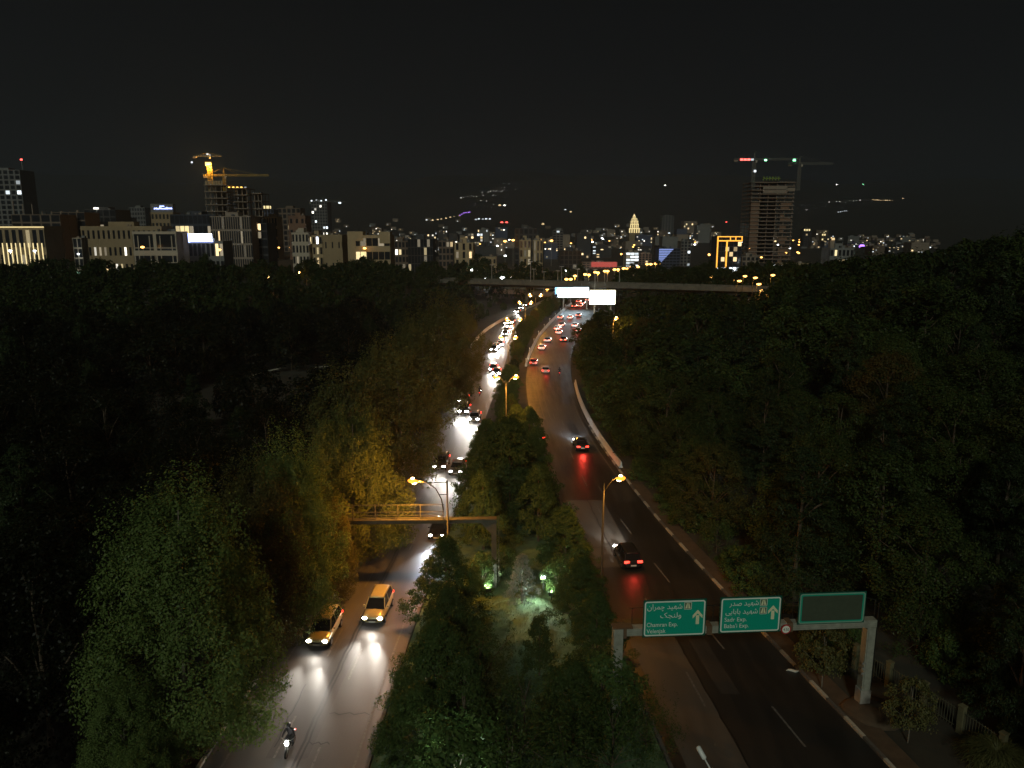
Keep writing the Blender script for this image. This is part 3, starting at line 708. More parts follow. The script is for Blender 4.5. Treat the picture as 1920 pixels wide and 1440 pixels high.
def building(label, u0, u1, vt, Y, D, floors, cols, wall='grey', lit=(), rot=0, band=.28, pier=.3, win=True, name='building', group=None, litfrac=0, litk='w', cat='building', parapet=True, seed=0, low=0):
    """floors counted over the whole height; lit: (floor from top, column, kind)"""
    x0, W, H, g = frame_of(u0, u1, vt, Y); rs = random.Random(seed+int(u0*7+Y))
    t = thing(name, label, cat, (x0, Y, g), rot, group)
    t['W'] = W; t['H'] = H
    e = .35; fh = H/floors; cw = W/cols
    mb = MB(); mb.bx(e, W-e, e, D-e, -2, H-.2)
    for i in range(floors+1):
        z = i*fh; mb.bx(0, W, 0, D, z-fh*band/2 if i else -2, z+fh*band/2 if i < floors else H)
    for j in range(cols+1):
        x = j*cw; hw = cw*pier/2
        mb.bx(max(.01, x-hw), min(W-.01, x+hw), .012, .4, -2, H-.05)
    for s in (.012, D*.5, D-.5):
        mb.bx(.012, .3, s, s+.5, -2, H-.06); mb.bx(W-.3, W-.012, s, s+.5, -2, H-.06)
    if parapet:
        mb.bx(W*.3, W*.62, D*.3, D*.75, H+.01, H+min(fh*.7, 2.8))      # stair head on the roof
    mb.build('wall', BW[wall], t)
    if Y < 800:
        for q in range(rs.randrange(2, 6)):
            xx = rs.uniform(.06, .88)*W; yy_ = rs.uniform(1, D*.28); sz = rs.uniform(.7, 2.0); m_ = MB()
            if rs.random() < .35: m_.tube([(xx, yy_, H), (xx, yy_, H+.15), (xx, yy_, H+sz)], [sz*.4, sz*.55, sz*.5], 8)
            elif rs.random() < .3: m_.tube([(xx, yy_, H), (xx, yy_, H+rs.uniform(2, 5))], .07, 5); m_.bar((xx-.6, yy_, H+1.9), (xx+.6, yy_, H+1.9), .06)
            else: m_.bx(xx, xx+sz*1.3, yy_, yy_+sz, H, H+sz*.8)
            m_.build('roof_plant', BW[rs.choice(('grey', 'conc', 'dark'))], t)
        if not litfrac and win: litfrac, litk = .07, 'kkwwy'
    ww, wh = cw*(1-pier), fh*(1-band)
    meshes = {}
    def pane(kind):
        if kind not in meshes:
            m_ = MB(); m_.bx(-ww/2+.02, ww/2-.02, 0, .1, -wh/2+.02, wh/2-.02); meshes[kind] = m_.mesh('pane', M_WIN if kind == '-' else LIT[kind])
        return meshes[kind]
    L = {(a, b): c for a, b, c in lit}
    for i in range(floors):
        if (i+1)*fh < low: continue
        for j in range(cols):
            k = L.get((floors-1-i, j), '-')
            if k == '-' and rs.random() < litfrac: k = rs.choice(litk)
            if k == '-' and not win: continue
            ob('window', pane(k), t, ((j+.5)*cw, e-.115, (i+.5)*fh))
    return t
def on(t, name, m, x0, x1, y0, y1, z0, z1):
    mb = MB(); mb.bx(x0, x1, y0, y1, z0, z1); return mb.build(name, m, t)
def TW(t): return t['W'], t['H']

# -- left of the picture
t = building('grey tower with scattered lit windows at the left edge', -40, 34, 318, 900, 30, 17, 7, 'grey', litfrac=.12, litk='ccW', rot=.05)
W, H = TW(t); on(t, 'antenna_mast', M_STEEL, W-1.2, W-.7, 8, 8.5, H, H+11); on(t, 'beacon', LIT['r'], W-1.9, W-.1, 7.5, 9, H+11, H+12.6)
t = building('unfinished brown concrete frame block behind the lit bank', 20, 112, 402, 690, 26, 6, 5, 'brown', lit=[(4, 3, 'k')], band=.2, pier=.16, parapet=False)
W, H = TW(t)
for j in range(6): on(t, 'column_stub', BW['conc'], W*j/5.2, W*j/5.2+.7, 4, 4.7, H, H+random.choice((3, 9, 12)))
building('lower unfinished brown frame block right of the taller one', 98, 158, 398, 720, 26, 6, 4, 'brown', band=.16, pier=.12, parapet=False, win=True)
t = building('bank with yellow roof line and vertical light strips at the left edge', -60, 82, 424, 440, 18, 2, 11, 'beige', rot=0, band=.3, pier=.4, parapet=False)
W, H = TW(t); on(t, 'light_strip', LIT['Y'], 0, W, -.25, -.02, H-.75, H-.3)
for j in range(10): on(t, 'light_strip', LIT['Y'], W*.42+W*.058*j, W*.42+W*.058*j+.45, -.22, -.03, H*.18+(j*5 % 4)*.6, H*.66)
building('dark green glass office with white rooftop light', 157, 216, 393, 760, 30, 7, 5, 'dark', lit=[(1, 0, 'w'), (2, 0, 'k'), (3, 0, 'w'), (4, 0, 'k'), (5, 0, 'w'), (2, 2, 'k')], band=.18, pier=.15)
p = PT(180, 391, 757); q = thing('rooftop_lamp', 'white lamp on the roof of the dark glass office', 'lamp', p); on(q, 'lens', LIT['W'], -2.2, 2.2, -.5, .5, -.6, 1.0); on(q, 'bracket', M_STEEL, -.2, .2, .6, 1, -3, .5)
building('pale grey slab block of flats behind the low beige block', 241, 271, 389, 1100, 20, 10, 6, 'grey', band=.35, pier=.35)
building('low grey flats with two white lights, left of the pale slab', 215, 242, 408, 1000, 20, 5, 4, 'grey', lit=[(1, 1, 'c'), (1, 2, 'c')])
t = building('stepped hotel block carrying a glowing blue script sign', 282, 324, 398, 860, 24, 5, 6, 'beige', band=.45, pier=.45)
W, H = TW(t); on(t, 'crown_wall', BW['grey'], 0, W, 1, 8, H, H+9)
mb = MB(); rs = random.Random(4); x = W*.16
while x < W*.93:
    wd = rs.uniform(.8, 2.6); hh = rs.uniform(.7, 1.6); zz = H+3.2+rs.uniform(-.2, .4); mb.bx(x, x+wd*.92, .5, .9, zz, zz+hh)
    if rs.random() < .5: mb.bx(x+wd*.3, x+wd*.3+.5, .5, .9, zz+hh+.3, zz+hh+.8)
    x += wd
mb.build('sign_lettering', LIT['B'], t)
on(t, 'sign_crest', LIT['B'], W*.42, W*.62, .5, .9, H+6.0, H+6.9)
building('long low beige block with a few warm lit windows', 150, 300, 424, 500, 18, 3, 16, 'beige', lit=[(1, 2, 'W'), (1, 3, 'k'), (1, 4, 'k'), (2, 2, 'w'), (2, 3, 'w'), (2, 4, 'w'), (1, 8, 'W'), (2, 6, 'W'), (2, 11, 'k')], band=.5, pier=.55, rot=.03)
t = building('white portal building with two wide dark openings', 247, 330, 434, 450, 16, 2, 2, 'white', band=.24, pier=.14, parapet=False)
W, H = TW(t)
for j in (.12, .38, .62, .88): on(t, 'mullion', BW['white'], W*j-.25, W*j+.25, .02, .3, 0, H*.9)
for k in (.28, .62): on(t, 'balcony_band', BW['white'], .6, W-.6, .03, .28, H*k-.25, H*k+.25)
t = building('dark office with bluish glass and one bright window group', 318, 404, 402, 640, 26, 5, 10, 'glass', lit=[(1, 1, 'y'), (1, 2, 'Y'), (1, 3, 'Y')], band=.22, pier=.1)
t = building('shop hall with a blinding white and blue illuminated sign', 352, 418, 452, 480, 16, 2, 8, 'grey', lit=[(0, 7, 'k')], band=.3, pier=.3, parapet=False)
W, H = TW(t); sg = on(t, 'sign_panel', LIT['S'], W*.07, W*.70, -.6, -.2, H+.3, H+4.4); on(t, 'sign_edge', LIT['B'], W*.0, W*.07, -.6, -.2, H-.8, H+4.6); on(t, 'sign_edge', LIT['B'], W*.07, W*.72, -.55, -.25, H-.5, H+.28); on(t, 'sign_support', M_STEEL, W*.2, W*.6, .1, .4, H-.1, H+3)
mb = MB()
for j in range(9): mb.bx(W*(.26+.03*j), W*(.26+.03*j)+.45, -.63, -.605, H+2.7, H+3.1)
mb.build('sign_lettering', M_SIGN_K, t)
building('gridded office with tall pale fins, right of the bright sign', 393, 470, 405, 560, 22, 4, 18, 'conc', lit=[(1, 13, 'k'), (2, 14, 'k')], band=.14, pier=.35)
building('dark office with slanting floor lines beside the finned office', 466, 500, 418, 575, 22, 6, 3, 'dark', band=.2, pier=.1)
# -- unfinished tower with cranes, left
def frame_tower(name, label, u0, u1, vt, Y, D, floors, cols, m, rot=0, infill=None):
    x0, W, H, g = frame_of(u0, u1, vt, Y); t = thing(name, label, 'building', (x0, Y, g), rot); t['W'] = W; t['H'] = H; fh = H/floors
    sl = MB(); sl.bx(0, W, 0, D, -.6, .0); me = sl.mesh('floor_slab', m)
    for i in range(floors+1): ob('floor_slab', me, t, (0, 0, i*fh))
    cl = MB(); cl.bx(-.24, .24, -.24, .24, -3, H-.61); cm = cl.mesh('column', m)
    for j in range(cols+1):
        for yy_ in (2.2, D*.5, D-.8): ob('column', cm, t, (.6+(W-1.2)*j/cols, yy_, 0))
    mb = MB(); mb.bx(W*.36, W*.66, D*.35, D*.8, -2, H+1.5); mb.build('lift_core', BW['dark'], t)
    return t
t = frame_tower('unfinished_tower', 'unfinished stepped concrete tower lit orange on top, left of centre', 381, 424, 346, 700, 24, 12, 4, BW['conc'])
W, H = TW(t); fh = H/12
for j in range(7): on(t, 'formwork_panel', BW['cream'], W*(.08+.115*j), W*(.08+.115*j)+W*.08, .3, .8, H, H+3.4)
t2 = frame_tower('unfinished_wing', 'darker unfinished wing stepping down right of the orange-lit tower', 424, 462, 352, 712, 24, 11, 4, BW['conc'])
W2, H2 = TW(t2)
for j in range(5): on(t2, 'site_lamp', LIT['o' if j < 4 else 'c'], W2*(.08+.2*j), W2*(.08+.2*j)+1.6, 1, 2, H2+.2, H2+.9)
t3 = frame_tower('unfinished_wing', 'lowest unfinished wing with open floors, right end of the stepped site', 461, 490, 362, 722, 24, 9, 4, BW['conc'])
def crane(label, u, vb, vt, Y, uj0, uj1, vj, m, mw=1.6, jm=None, apex=7, name='tower_crane'):
    a = PT(u, vb, Y); b = PT(u, vt, Y); t = thing(name, label, 'crane', (a.x, Y, a.z))
    H = b.z-a.z; mb = MB(); h = mw/2
    for sx_ in (-h, h):
        for sy_ in (-h, h): mb.bar((sx_, sy_, -6), (sx_, sy_, H), .26)
    z = -6; k = 1
    while z < H-mw:
        mb.bar((-h, -h, z), (h, -h, z+mw) if k > 0 else (h, -h, z), .16); mb.bar((h if k > 0 else -h, -h, z+mw), (-h if k > 0 else h, -h, z+mw), .16)
        mb.bar((-h, h, z), (h, h, z+mw), .16); z += mw
    mb.build('mast', m, t)
    z0 = PT(u, vj, Y).z-a.z; xa = PT(uj0, vj, Y).x-a.x; xb = PT(uj1, vj, Y).x-a.x
    mb = MB()
    for yy_, zz in ((-.6, 0), (.6, 0), (0, 1.3)): mb.bar((xa, yy_, z0+zz), (xb, yy_, z0+zz), .26)
    n = int(abs(xb-xa)/2.0)
    for i in range(n):
        x = xa+(xb-xa)*i/n; x2 = xa+(xb-xa)*(i+1)/n
        mb.bar((x, -.6, z0), ((x+x2)/2, 0, z0+1.3), .13); mb.bar(((x+x2)/2, 0, z0+1.3), (x2, -.6, z0), .13); mb.bar((x, .6, z0), ((x+x2)/2, 0, z0+1.3), .13)
    mb.build('jib', jm or m, t)
    mb = MB(); mb.bar((-.7, 0, z0), (0, 0, z0+apex), .3); mb.bar((.7, 0, z0), (0, 0, z0+apex), .3); mb.build('apex', m, t)
    mb = MB()
    for f_ in (.35, .75): mb.bar((0, 0, z0+apex), (xb*f_, 0, z0+1.3), .12)
    mb.bar((0, 0, z0+apex), (xa*.8, 0, z0+1.2), .12); mb.build('tie', m, t)
    on(t, 'counterweight', BW['conc'], xa, xa+3.2 if xb > xa else xa-3.2, -.8, .8, z0-1.6, z0-.1); on(t, 'cab', BW['white'], .9, 2.3, -1.4, 0, z0-2.2, z0-.2)
    return t
M_CRANE = mat('crane_yellow', (.55, .36, .06), .5); M_CRANE_D = mat('crane_dull', (.20, .19, .16), .6)
cr = crane('yellow tower crane with long horizontal jib over the orange-lit tower', 421, 345, 331, 704, 382, 504, 330, M_CRANE, 2.0)
# orange lit mast of the second crane with its floodlights
cr2 = crane('brightly lit orange crane mast with glowing cab on the left tower', 395, 345, 304, 706, 362, 415, 293, M_CRANE, 3.0, M_CRANE_D, 3)
z0 = PT(394, 309, 706).z-cr2.location.z
for k in range(4): on(cr2, 'flood_lamp', LIT['o'], -2.6+1.3*k, -1.5+1.3*k, -2.3, -1.7, z0-.6, z0+2.0)
on(cr2, 'jib_lamp', LIT['c'], -1.5, 0, -.9, -.3, z0+8.5, z0+9.6); on(cr2, 'jib_lamp', LIT['c'], .6, 2, -.9, -.3, z0+7.9, z0+8.9); on(cr2, 'jib_lamp', LIT['c'], -15.6, -14.4, -.9, -.3, z0+1.5, z0+2.8)
def lamp_light(parent, loc, col, power, kind='POINT', aim=None, size=.3, angle=120, blend=.6, name='lamp_light'):
    l = bpy.data.lights.new(name, kind); l.energy = power; l.color = col; l.shadow_soft_size = size
    if kind == 'SPOT': l.spot_size = R(angle); l.spot_blend = blend
    o = bpy.data.objects.new(name, l); C.objects.link(o); o.parent = parent; o.location = loc
    if aim is not None: o.rotation_euler = Vector(aim).to_track_quat('-Z', 'Y').to_euler()
    return o
lamp_light(cr2, (0, -4, z0-2), (1, .55, .12), 26000, size=.5)

t = building('narrow dark tower with a bright white crown', 489, 513, 392, 900, 18, 10, 4, 'blue', lit=[(4, 2, 'k')], parapet=False)
W, H = TW(t); on(t, 'crown_sign', LIT['Y'], W*.12, W*.8, -.3, .1, H+.5, H+3.6); on(t, 'crown_wall', BW['grey'], W*.1, W*.82, .15, 4, H, H+3.2)
building('low pale block under the narrow crowned tower', 492, 519, 406, 760, 18, 4, 5, 'cream', litfrac=.1)
building('dark brown block right of the crowned tower', 520, 563, 390, 980, 22, 8, 5, 'brown', litfrac=.03)
building('brown windowless block below the dark brown one', 540, 572, 404, 760, 22, 4, 3, 'brick', band=.6, pier=.6)
t = building('tall dark tower with lamps on its roof frame, left of the hillside lights', 583, 613, 378, 1050, 24, 16, 6, 'grey', litfrac=.10, litk='cW', band=.3, pier=.3)
W, H = TW(t)
for j in range(4): on(t, 'roof_lamp', LIT['c'], W*(.0+.3*j), W*(.0+.3*j)+1.6, 0, .8, H+.3+j % 2, H+1.9+j % 2)
crane('small dull crane with white lamps on the tall lamp-topped tower', 606, 392, 379, 1052, 580, 650, 379, M_CRANE_D, 1.6)
cl = thing('crane_lamp', 'white lamp hanging from the jib of the small dull crane', 'lamp', PT(637, 380, 1050)); on(cl, 'lens', LIT['c'], -1.6, 1.6, -.4, .4, -1.2, .6); on(cl, 'bracket', M_STEEL, -.1, .1, -.1, .1, .6, 2)
t = building('white ornate mansion block with arched gable', 546, 578, 436, 490, 16, 4, 5, 'white', lit=[(3, 2, 'k')], band=.35, pier=.45)
W, H = TW(t); mb = MB(); mb.prism([(W*.25+W*.5*(.5-.5*math.cos(math.pi*k/10)), H+.02+2.2*math.sin(math.pi*k/10)) for k in range(11)], -.1, .5); mb.build('gable', BW['white'], t)
t = building('cream mansion wing with a bright rounded window', 578, 604, 441, 495, 16, 4, 4, 'cream', lit=[(0, 2, 'S'), (1, 2, 'y'), (2, 2, 'w'), (3, 0, 'k')], band=.35, pier=.45)
building('plain tall beige wall block with one narrow slit', 604, 641, 440, 480, 16, 2, 3, 'beige', band=.7, pier=.8, parapet=False)
building('dark glass link with a lit storey beside the plain beige wall', 640, 656, 446, 500, 14, 4, 2, 'dark', lit=[(1, 0, 'y'), (1, 1, 'y')])
t = building('cream office with two corner towers and lit strip windows', 652, 731, 441, 470, 18, 3, 7, 'cream', lit=[(0, 2, 'k'), (1, 2, 'Y'), (1, 1, 'y'), (2, 3, 'W'), (2, 4, 'y')], band=.42, pier=.08, parapet=False)
W, H = TW(t); on(t, 'corner_tower', BW['cream'], -.2, W*.36, -.3, 9, H*.86, H+2.2); on(t, 'corner_tower', BW['cream'], W*.75, W+.1, -.3, 9, H*.8, H+2.0); on(t, 'end_wall', BW['cream'], -.25, W*.18, -.3, 6, -2, H*.86)
building('long dark block with thin pale frames behind the trees', 764, 812, 448, 560, 20, 4, 8, 'dark', band=.1, pier=.15)
building('low brown block right of the cream office', 733, 766, 452, 580, 18, 4, 5, 'brown', lit=[(1, 1, 'W'), (3, 3, 'k')])
building('dark brown block beside the cream pier building', 822, 850, 452, 540, 18, 5, 4, 'brown')
building('cream four storey house with tall vertical piers', 851, 888, 455, 430, 12, 4, 3, 'cream', band=.2, pier=.62)
building('low cream building with flat roof, right of the pier house', 892, 931, 482, 440, 12, 2, 5, 'cream', band=.5, pier=.5, parapet=False)
building('dark grey block over the low cream building', 890, 930, 462, 520, 16, 3, 4, 'dark', win=False)
building('bulky dark block with a mansard roof in the centre', 965, 1008, 428, 640, 22, 6, 5, 'dark', litfrac=.03)
building('classical cream front with floodlit arches, left half', 974, 996, 450, 520, 14, 4, 3, 'cream', lit=[(1, 1, 'k'), (1, 2, 'y'), (2, 0, 'k'), (2, 2, 'k')], band=.25, pier=.45)
building('classical cream front with tall columns, right half', 1000, 1018, 450, 522, 14, 3, 3, 'cream', lit=[(0, 0, 'k'), (1, 0, 'k')], band=.2, pier=.5)
t = building('slim dark slab tower with a pale edge, right of the classical fronts', 1037, 1056, 432, 800, 16, 11, 3, 'grey', lit=[(0, 1, 'c')], band=.3, pier=.2)
building('broad dark office with pale uprights in the centre', 1050, 1090, 470, 600, 20, 4, 5, 'dark', band=.15, pier=.2)
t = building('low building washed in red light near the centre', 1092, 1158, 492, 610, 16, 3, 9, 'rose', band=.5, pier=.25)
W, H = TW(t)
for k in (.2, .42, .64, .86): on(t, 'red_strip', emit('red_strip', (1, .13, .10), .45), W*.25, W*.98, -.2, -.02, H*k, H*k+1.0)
t = building('white lit office with glowing horizontal storeys', 1174, 1198, 473, 620, 14, 5, 3, 'white', lit=[(a, b, 'c') for a in range(5) for b in range(3) if (a, b) not in ((1, 0), (3, 2))], band=.35, pier=.1)
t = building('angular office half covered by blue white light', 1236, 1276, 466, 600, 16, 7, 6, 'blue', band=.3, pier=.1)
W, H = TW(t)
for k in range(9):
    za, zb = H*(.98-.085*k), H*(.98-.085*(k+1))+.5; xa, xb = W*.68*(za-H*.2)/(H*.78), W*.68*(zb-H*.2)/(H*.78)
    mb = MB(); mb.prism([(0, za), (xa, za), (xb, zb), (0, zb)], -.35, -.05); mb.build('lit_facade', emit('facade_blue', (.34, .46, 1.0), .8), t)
building('slim pale tower with dark windows beside the blue lit office', 1277, 1296, 452, 640, 14, 8, 3, 'grey', litfrac=.06, litk='c')
building('brown block behind the white lit office', 1198, 1222, 476, 660, 14, 5, 4, 'rose')
# floodlit crown tower
Y = 1300; x0, W, H, g = frame_of(1180, 1199, 437, Y)
t = thing('crown_tower', 'stepped tower with floodlit golden crown rising over the centre', 'tower', (x0, Y, g))
mb = MB(); mb.bx(0, W, 0, W, -2, H)
for j in range(7): mb.bx(W*j/6.5, W*j/6.5+.6, -.5, 0, 0, H)
mb.build('shaft', BW['beige'], t); z = H
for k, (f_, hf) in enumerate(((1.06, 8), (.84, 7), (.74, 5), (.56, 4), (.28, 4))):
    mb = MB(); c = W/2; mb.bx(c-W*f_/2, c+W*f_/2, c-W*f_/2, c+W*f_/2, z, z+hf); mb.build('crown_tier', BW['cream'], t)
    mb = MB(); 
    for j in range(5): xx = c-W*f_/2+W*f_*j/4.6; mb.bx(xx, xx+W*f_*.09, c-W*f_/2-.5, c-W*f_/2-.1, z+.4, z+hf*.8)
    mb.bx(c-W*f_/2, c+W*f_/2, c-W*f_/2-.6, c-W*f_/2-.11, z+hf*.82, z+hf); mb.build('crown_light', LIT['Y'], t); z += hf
on(t, 'spire', BW['cream'], W/2-.6, W/2+.6, W/2-.6, W/2+.6, z, z+5); on(t, 'spire_lamp', LIT['w'], W/2-1, W/2+1, W/2-2, W/2-1, z, z+2)
# gold outlined block
t = building('glass block outlined by golden light bands', 1346, 1392, 443, 560, 18, 7, 6, 'glass', lit=[(2, 4, 'w'), (3, 3, 'w'), (4, 1, 'w'), (4, 4, 'w'), (1, 5, 'w')]+[(6, j, 'c') for j in range(6)], band=.16, pier=.12, parapet=False)
W, H = TW(t)
for a, b, c_, d_ in ((-.2, W, H-.6, H), (-.2, W, H*.86, H*.89), (-.3, .5, 0, H), (W*.36, W*.36+.9, 0, H*.88), (W*.97, W+.1, H*.86, H), (W*.5, W*.53, H*.89, H), (W*.72, W*.75, H*.89, H)):
    on(t, 'light_band', LIT['G'], a, b, -.5, -.1, c_, d_)
# great unfinished tower, right
t = frame_tower('unfinished_skyscraper', 'tall unfinished concrete skyscraper with open floors under two cranes', 1411, 1492, 341, 700, 30, 21, 5, BW['pale'])
W, H = TW(t); fh = H/21
for i in range(16):
    on(t, 'brick_infill', BW['brick'], .3, W*.19, .9, 1.2, i*fh+.05, (i+1)*fh-1.0)
    if i % 3 != 1: on(t, 'brick_infill', BW['brick'], W*.70, W*(.80+.05*(i % 4)), .9, 1.2, i*fh+.05, (i+1)*fh-1.2)
for i in (18, 19): on(t, 'facade_panel', BW['conc'], W*.26, W*.82, .1, .4, i*fh+.5, (i+1)*fh-.6)
on(t, 'facade_panel', BW['conc'], W*.80, W, .1, .4, 18.6*fh, 19.5*fh)
mb = MB()
for j in range(6): mb.bx(W*(.28+.07*j), W*(.28+.07*j)+.6, 4, 4.6, H+1.4, H+5)
mb.bx(W*.28, W*.68, 4, 8, H+3, H+3.5); mb.build('green_scaffold', mat('scaffold_green', (.30, .42, .08), .7), t)
c1 = crane('left tower crane of the skyscraper with red and white jib lamps', 1412, 340, 300, 698, 1376, 1500, 300, M_CRANE_D, 2.2)
zz = PT(1412, 300, 698).z-c1.location.z
for k in range(4): on(c1, 'jib_lamp', LIT['r'] if k < 3 else LIT['c'], -12.6+3.1*k, -10.2+3.1*k, -1.3, -.7, zz-.5, zz+1.1)
on(c1, 'jib_lamp', LIT['g'], 8.6, 10.6, -1.2, -.7, zz-.8, zz+.5); on(c1, 'mast_lamp', LIT['c'], -.3, 1.6, -2.0, -1.4, zz-10.4, zz-8.6)
c2 = crane('right tower crane of the skyscraper with a green jib lamp', 1497, 345, 306, 705, 1478, 1562, 308, M_CRANE_D, 2.0)
on(c2, 'jib_lamp', LIT['g'], -6.6, -4.2, -1.2, -.7, PT(1497, 301, 705).z-c2.location.z-.5, PT(1497, 301, 705).z-c2.location.z+1.2)
t = building('low pale site hall at the foot of the skyscraper', 1466, 1518, 494, 560, 14, 1, 6, 'cream', band=.3, pier=.4, parapet=False)
building('grey podium block left of the skyscraper foot', 1392, 1424, 481, 640, 16, 2, 4, 'conc', band=.3)
t = building('pale grey block with a chimney and lit windows, right of the skyscraper', 1557, 1602, 465, 500, 14, 3, 6, 'grey', lit=[(0, 1, 'y'), (1, 2, 'k'), (1, 3, 'w')], band=.4, pier=.4)
W, H = TW(t); on(t, 'chimney', BW['conc'], 0, 2.6, .5, 4, H, H+5); on(t, 'chimney_lamp', LIT['w'], .5, 2.2, -.3, .4, H+5, H+6.4)
building('far slim tower with a lit yellow band, right of the skyscraper', 1507, 1520, 429, 1200, 14, 8, 3, 'dark', lit=[(0, 0, 'Y'), (0, 1, 'Y'), (0, 2, 'Y'), (2, 1, 'w')])
building('far lit turret block right of the yellow banded tower', 1541, 1549, 438, 1200, 10, 6, 2, 'beige', lit=[(0, 0, 'Y'), (0, 1, 'Y'), (2, 0, 'Y'), (3, 1, 'w'), (4, 0, 'Y')])
building('faint tall slab far behind the blue lit office', 1242, 1264, 404, 1900, 26, 18, 4, 'grey', litfrac=.03, litk='c')
building('faint tall slab between the gold block and the skyscraper', 1388, 1404, 420, 1800, 26, 14, 3, 'grey', litfrac=.02)
t = building('slender lit glass kiosk tower glowing green at its foot', 135, 152, 446, 400, 6, 4, 2, 'white', lit=[(3, 0, 'k'), (3, 1, 'k')], band=.15, pier=.15, parapet=False)
on(t, 'green_lamp', emit('kiosk_green', (.5, 1.0, .65), .8), .5, 3.5, -.3, -.05, 1.2, 3.4)

# infill blocks, each one a block of its own
rb = random.Random(77); used = []
for k in range(150):
    Y = rb.uniform(720, 1900); u = rb.uniform(-20, 1760)
    wpx = rb.uniform(14, 34)*900/Y+6; vt = 430+rb.uniform(2, 34)-(Y-720)*.006
    if 1500 < u: vt += 12
    if rb.random() < .12: vt -= rb.uniform(8, 24)
    fl = rb.randrange(6, 12); co = rb.randrange(5, 10)
    building('dark distant block with few lit windows in the middle of the town', u, u+wpx, vt, Y, rb.uniform(14, 26), fl, co, rb.choice(('grey', 'dark', 'brown', 'conc', 'dark', 'blue')), litfrac=rb.uniform(.06, .22), litk='wwyckkW', win=False, name='city_block', group='dark blocks of the town', seed=k, parapet=rb.random() < .5)
# hillside houses with lit windows: rows of lights climbing the slope
hw = MB(); hw.bx(-5, 5, 0, 8, -6, 5); hw.bx(-5.3, 5.3, -.3, 8.3, 5, 5.5); house_m = [hw.mesh('far_house_wall', BW[k]) for k in ('grey', 'brown', 'conc')]
wm = {}
def pane_m(kind, s):
    if (kind, s) not in wm:
        m_ = MB(); m_.bx(-s/2, s/2, -.3, -.05, -s*.4, s*.4); wm[(kind, s)] = m_.mesh('pane', LIT[kind])
    return wm[(kind, s)]
regions = [(505, 640, 400, 470, 50), (640, 900, 412, 470, 62), (900, 1180, 425, 470, 45), (1100, 1240, 420, 470, 26), (1290, 1350, 424, 450, 34), (1500, 1760, 440, 472, 60), (1590, 1710, 442, 466, 22)]
for (ua, ub, va, vb, n) in regions:
    for i in range(n):
        u = rb.uniform(ua, ub); v = va+(vb-va)*rb.random()**.8
        p = hit(u, v); s = min(2.2, max(.8, p.y/1500))
        o = thing('hillside_house', 'far hillside house showing only its lit windows', 'house', p, 0, 'hillside houses above the town')
        o.scale = (s, s, s)
        ob('wall', rb.choice(house_m), o)
        for j in range(rb.choice((1, 1, 2, 3))):
            ob('window', pane_m(rb.choice('wwwyccWWk'), rb.choice((1.2, 1.6, 2.2))), o, (rb.uniform(-4, 4), 0, rb.uniform(-3, 4)))
# lamps up on the mountain
lp = MB(); lp.tube([(0, 0, -3), (0, 0, 5)], .25, 5); lamp_pole = lp.mesh('far_pole', M_STEEL)
lens_c = {}
def far_lamp(u, v, kind, size, label, group, y0=1150):
    p = hit(u, v, y0); o = thing('hill_lamp', label, 'lamp', p, 0, group); ob('pole', lamp_pole, o, (0, 0, -5))
    if (kind, size) not in lens_c:
        m_ = MB(); s = size/2; m_.tube([(0, 0, -s), (0, 0, -s*.5), (0, 0, s*.5), (0, 0, s)], [s*.5, s, s, s*.5], 8); lens_c[(kind, size)] = m_.mesh('lens', LIT[kind])
    ob('lens', lens_c[(kind, size)], o)
def chain(pts, n, kind, size, label, group, jit=.8):
    P = np.array(pts, float); d = np.r_[0, np.cumsum(np.hypot(*np.diff(P, axis=0).T))]
    for s in np.linspace(0, d[-1], n):
        far_lamp(float(np.interp(s, d, P[:, 0]))+rb.uniform(-jit, jit), float(np.interp(s, d, P[:, 1]))+rb.uniform(-jit, jit)*.6, kind, size, label, group)
zl = 'small white lamp on the zigzag path up the mountain'; zg = 'mountain zigzag path lamps'
chain([(936, 353), (976, 347)], 9, 'm', 3, zl, zg); chain([(905, 361), (966, 355)], 13, 'm', 3.2, zl, zg); chain([(864, 371), (930, 366)], 12, 'm', 3, zl, zg); chain([(866, 371), (918, 378), (935, 384)], 7, 'm', 2.5, zl, zg)
chain([(944, 345), (954, 346)], 4, 'c', 6, 'brighter white lamp at the top of the zigzag path', zg)
chain([(864, 404), (872, 400), (882, 398)], 6, 'p', 6, 'purple lamp on the lit hilltop above the centre left', 'purple hilltop lamps', 1.5)
chain([(812, 414), (860, 405)], 7, 'w', 7, 'warm lamp along the ridge below the purple hilltop', 'ridge lamps')
chain([(892, 412), (918, 411)], 5, 'c', 8, 'cool white lamp right of the purple hilltop', 'white ridge lamps')
chain([(1555, 379), (1575, 378), (1612, 376)], 10, 'm', 3, 'faint lamp along the mountain road right of the skyscraper', 'faint mountain road lamps')
chain([(1572, 398), (1588, 396)], 6, 'c', 5, 'white lamp in the short streak above the right wood', 'white streak lamps')
chain([(1636, 375), (1642, 376), (1672, 377)], 10, 'w', 9, 'golden lamp in the row high on the right mountain', 'golden mountain row')
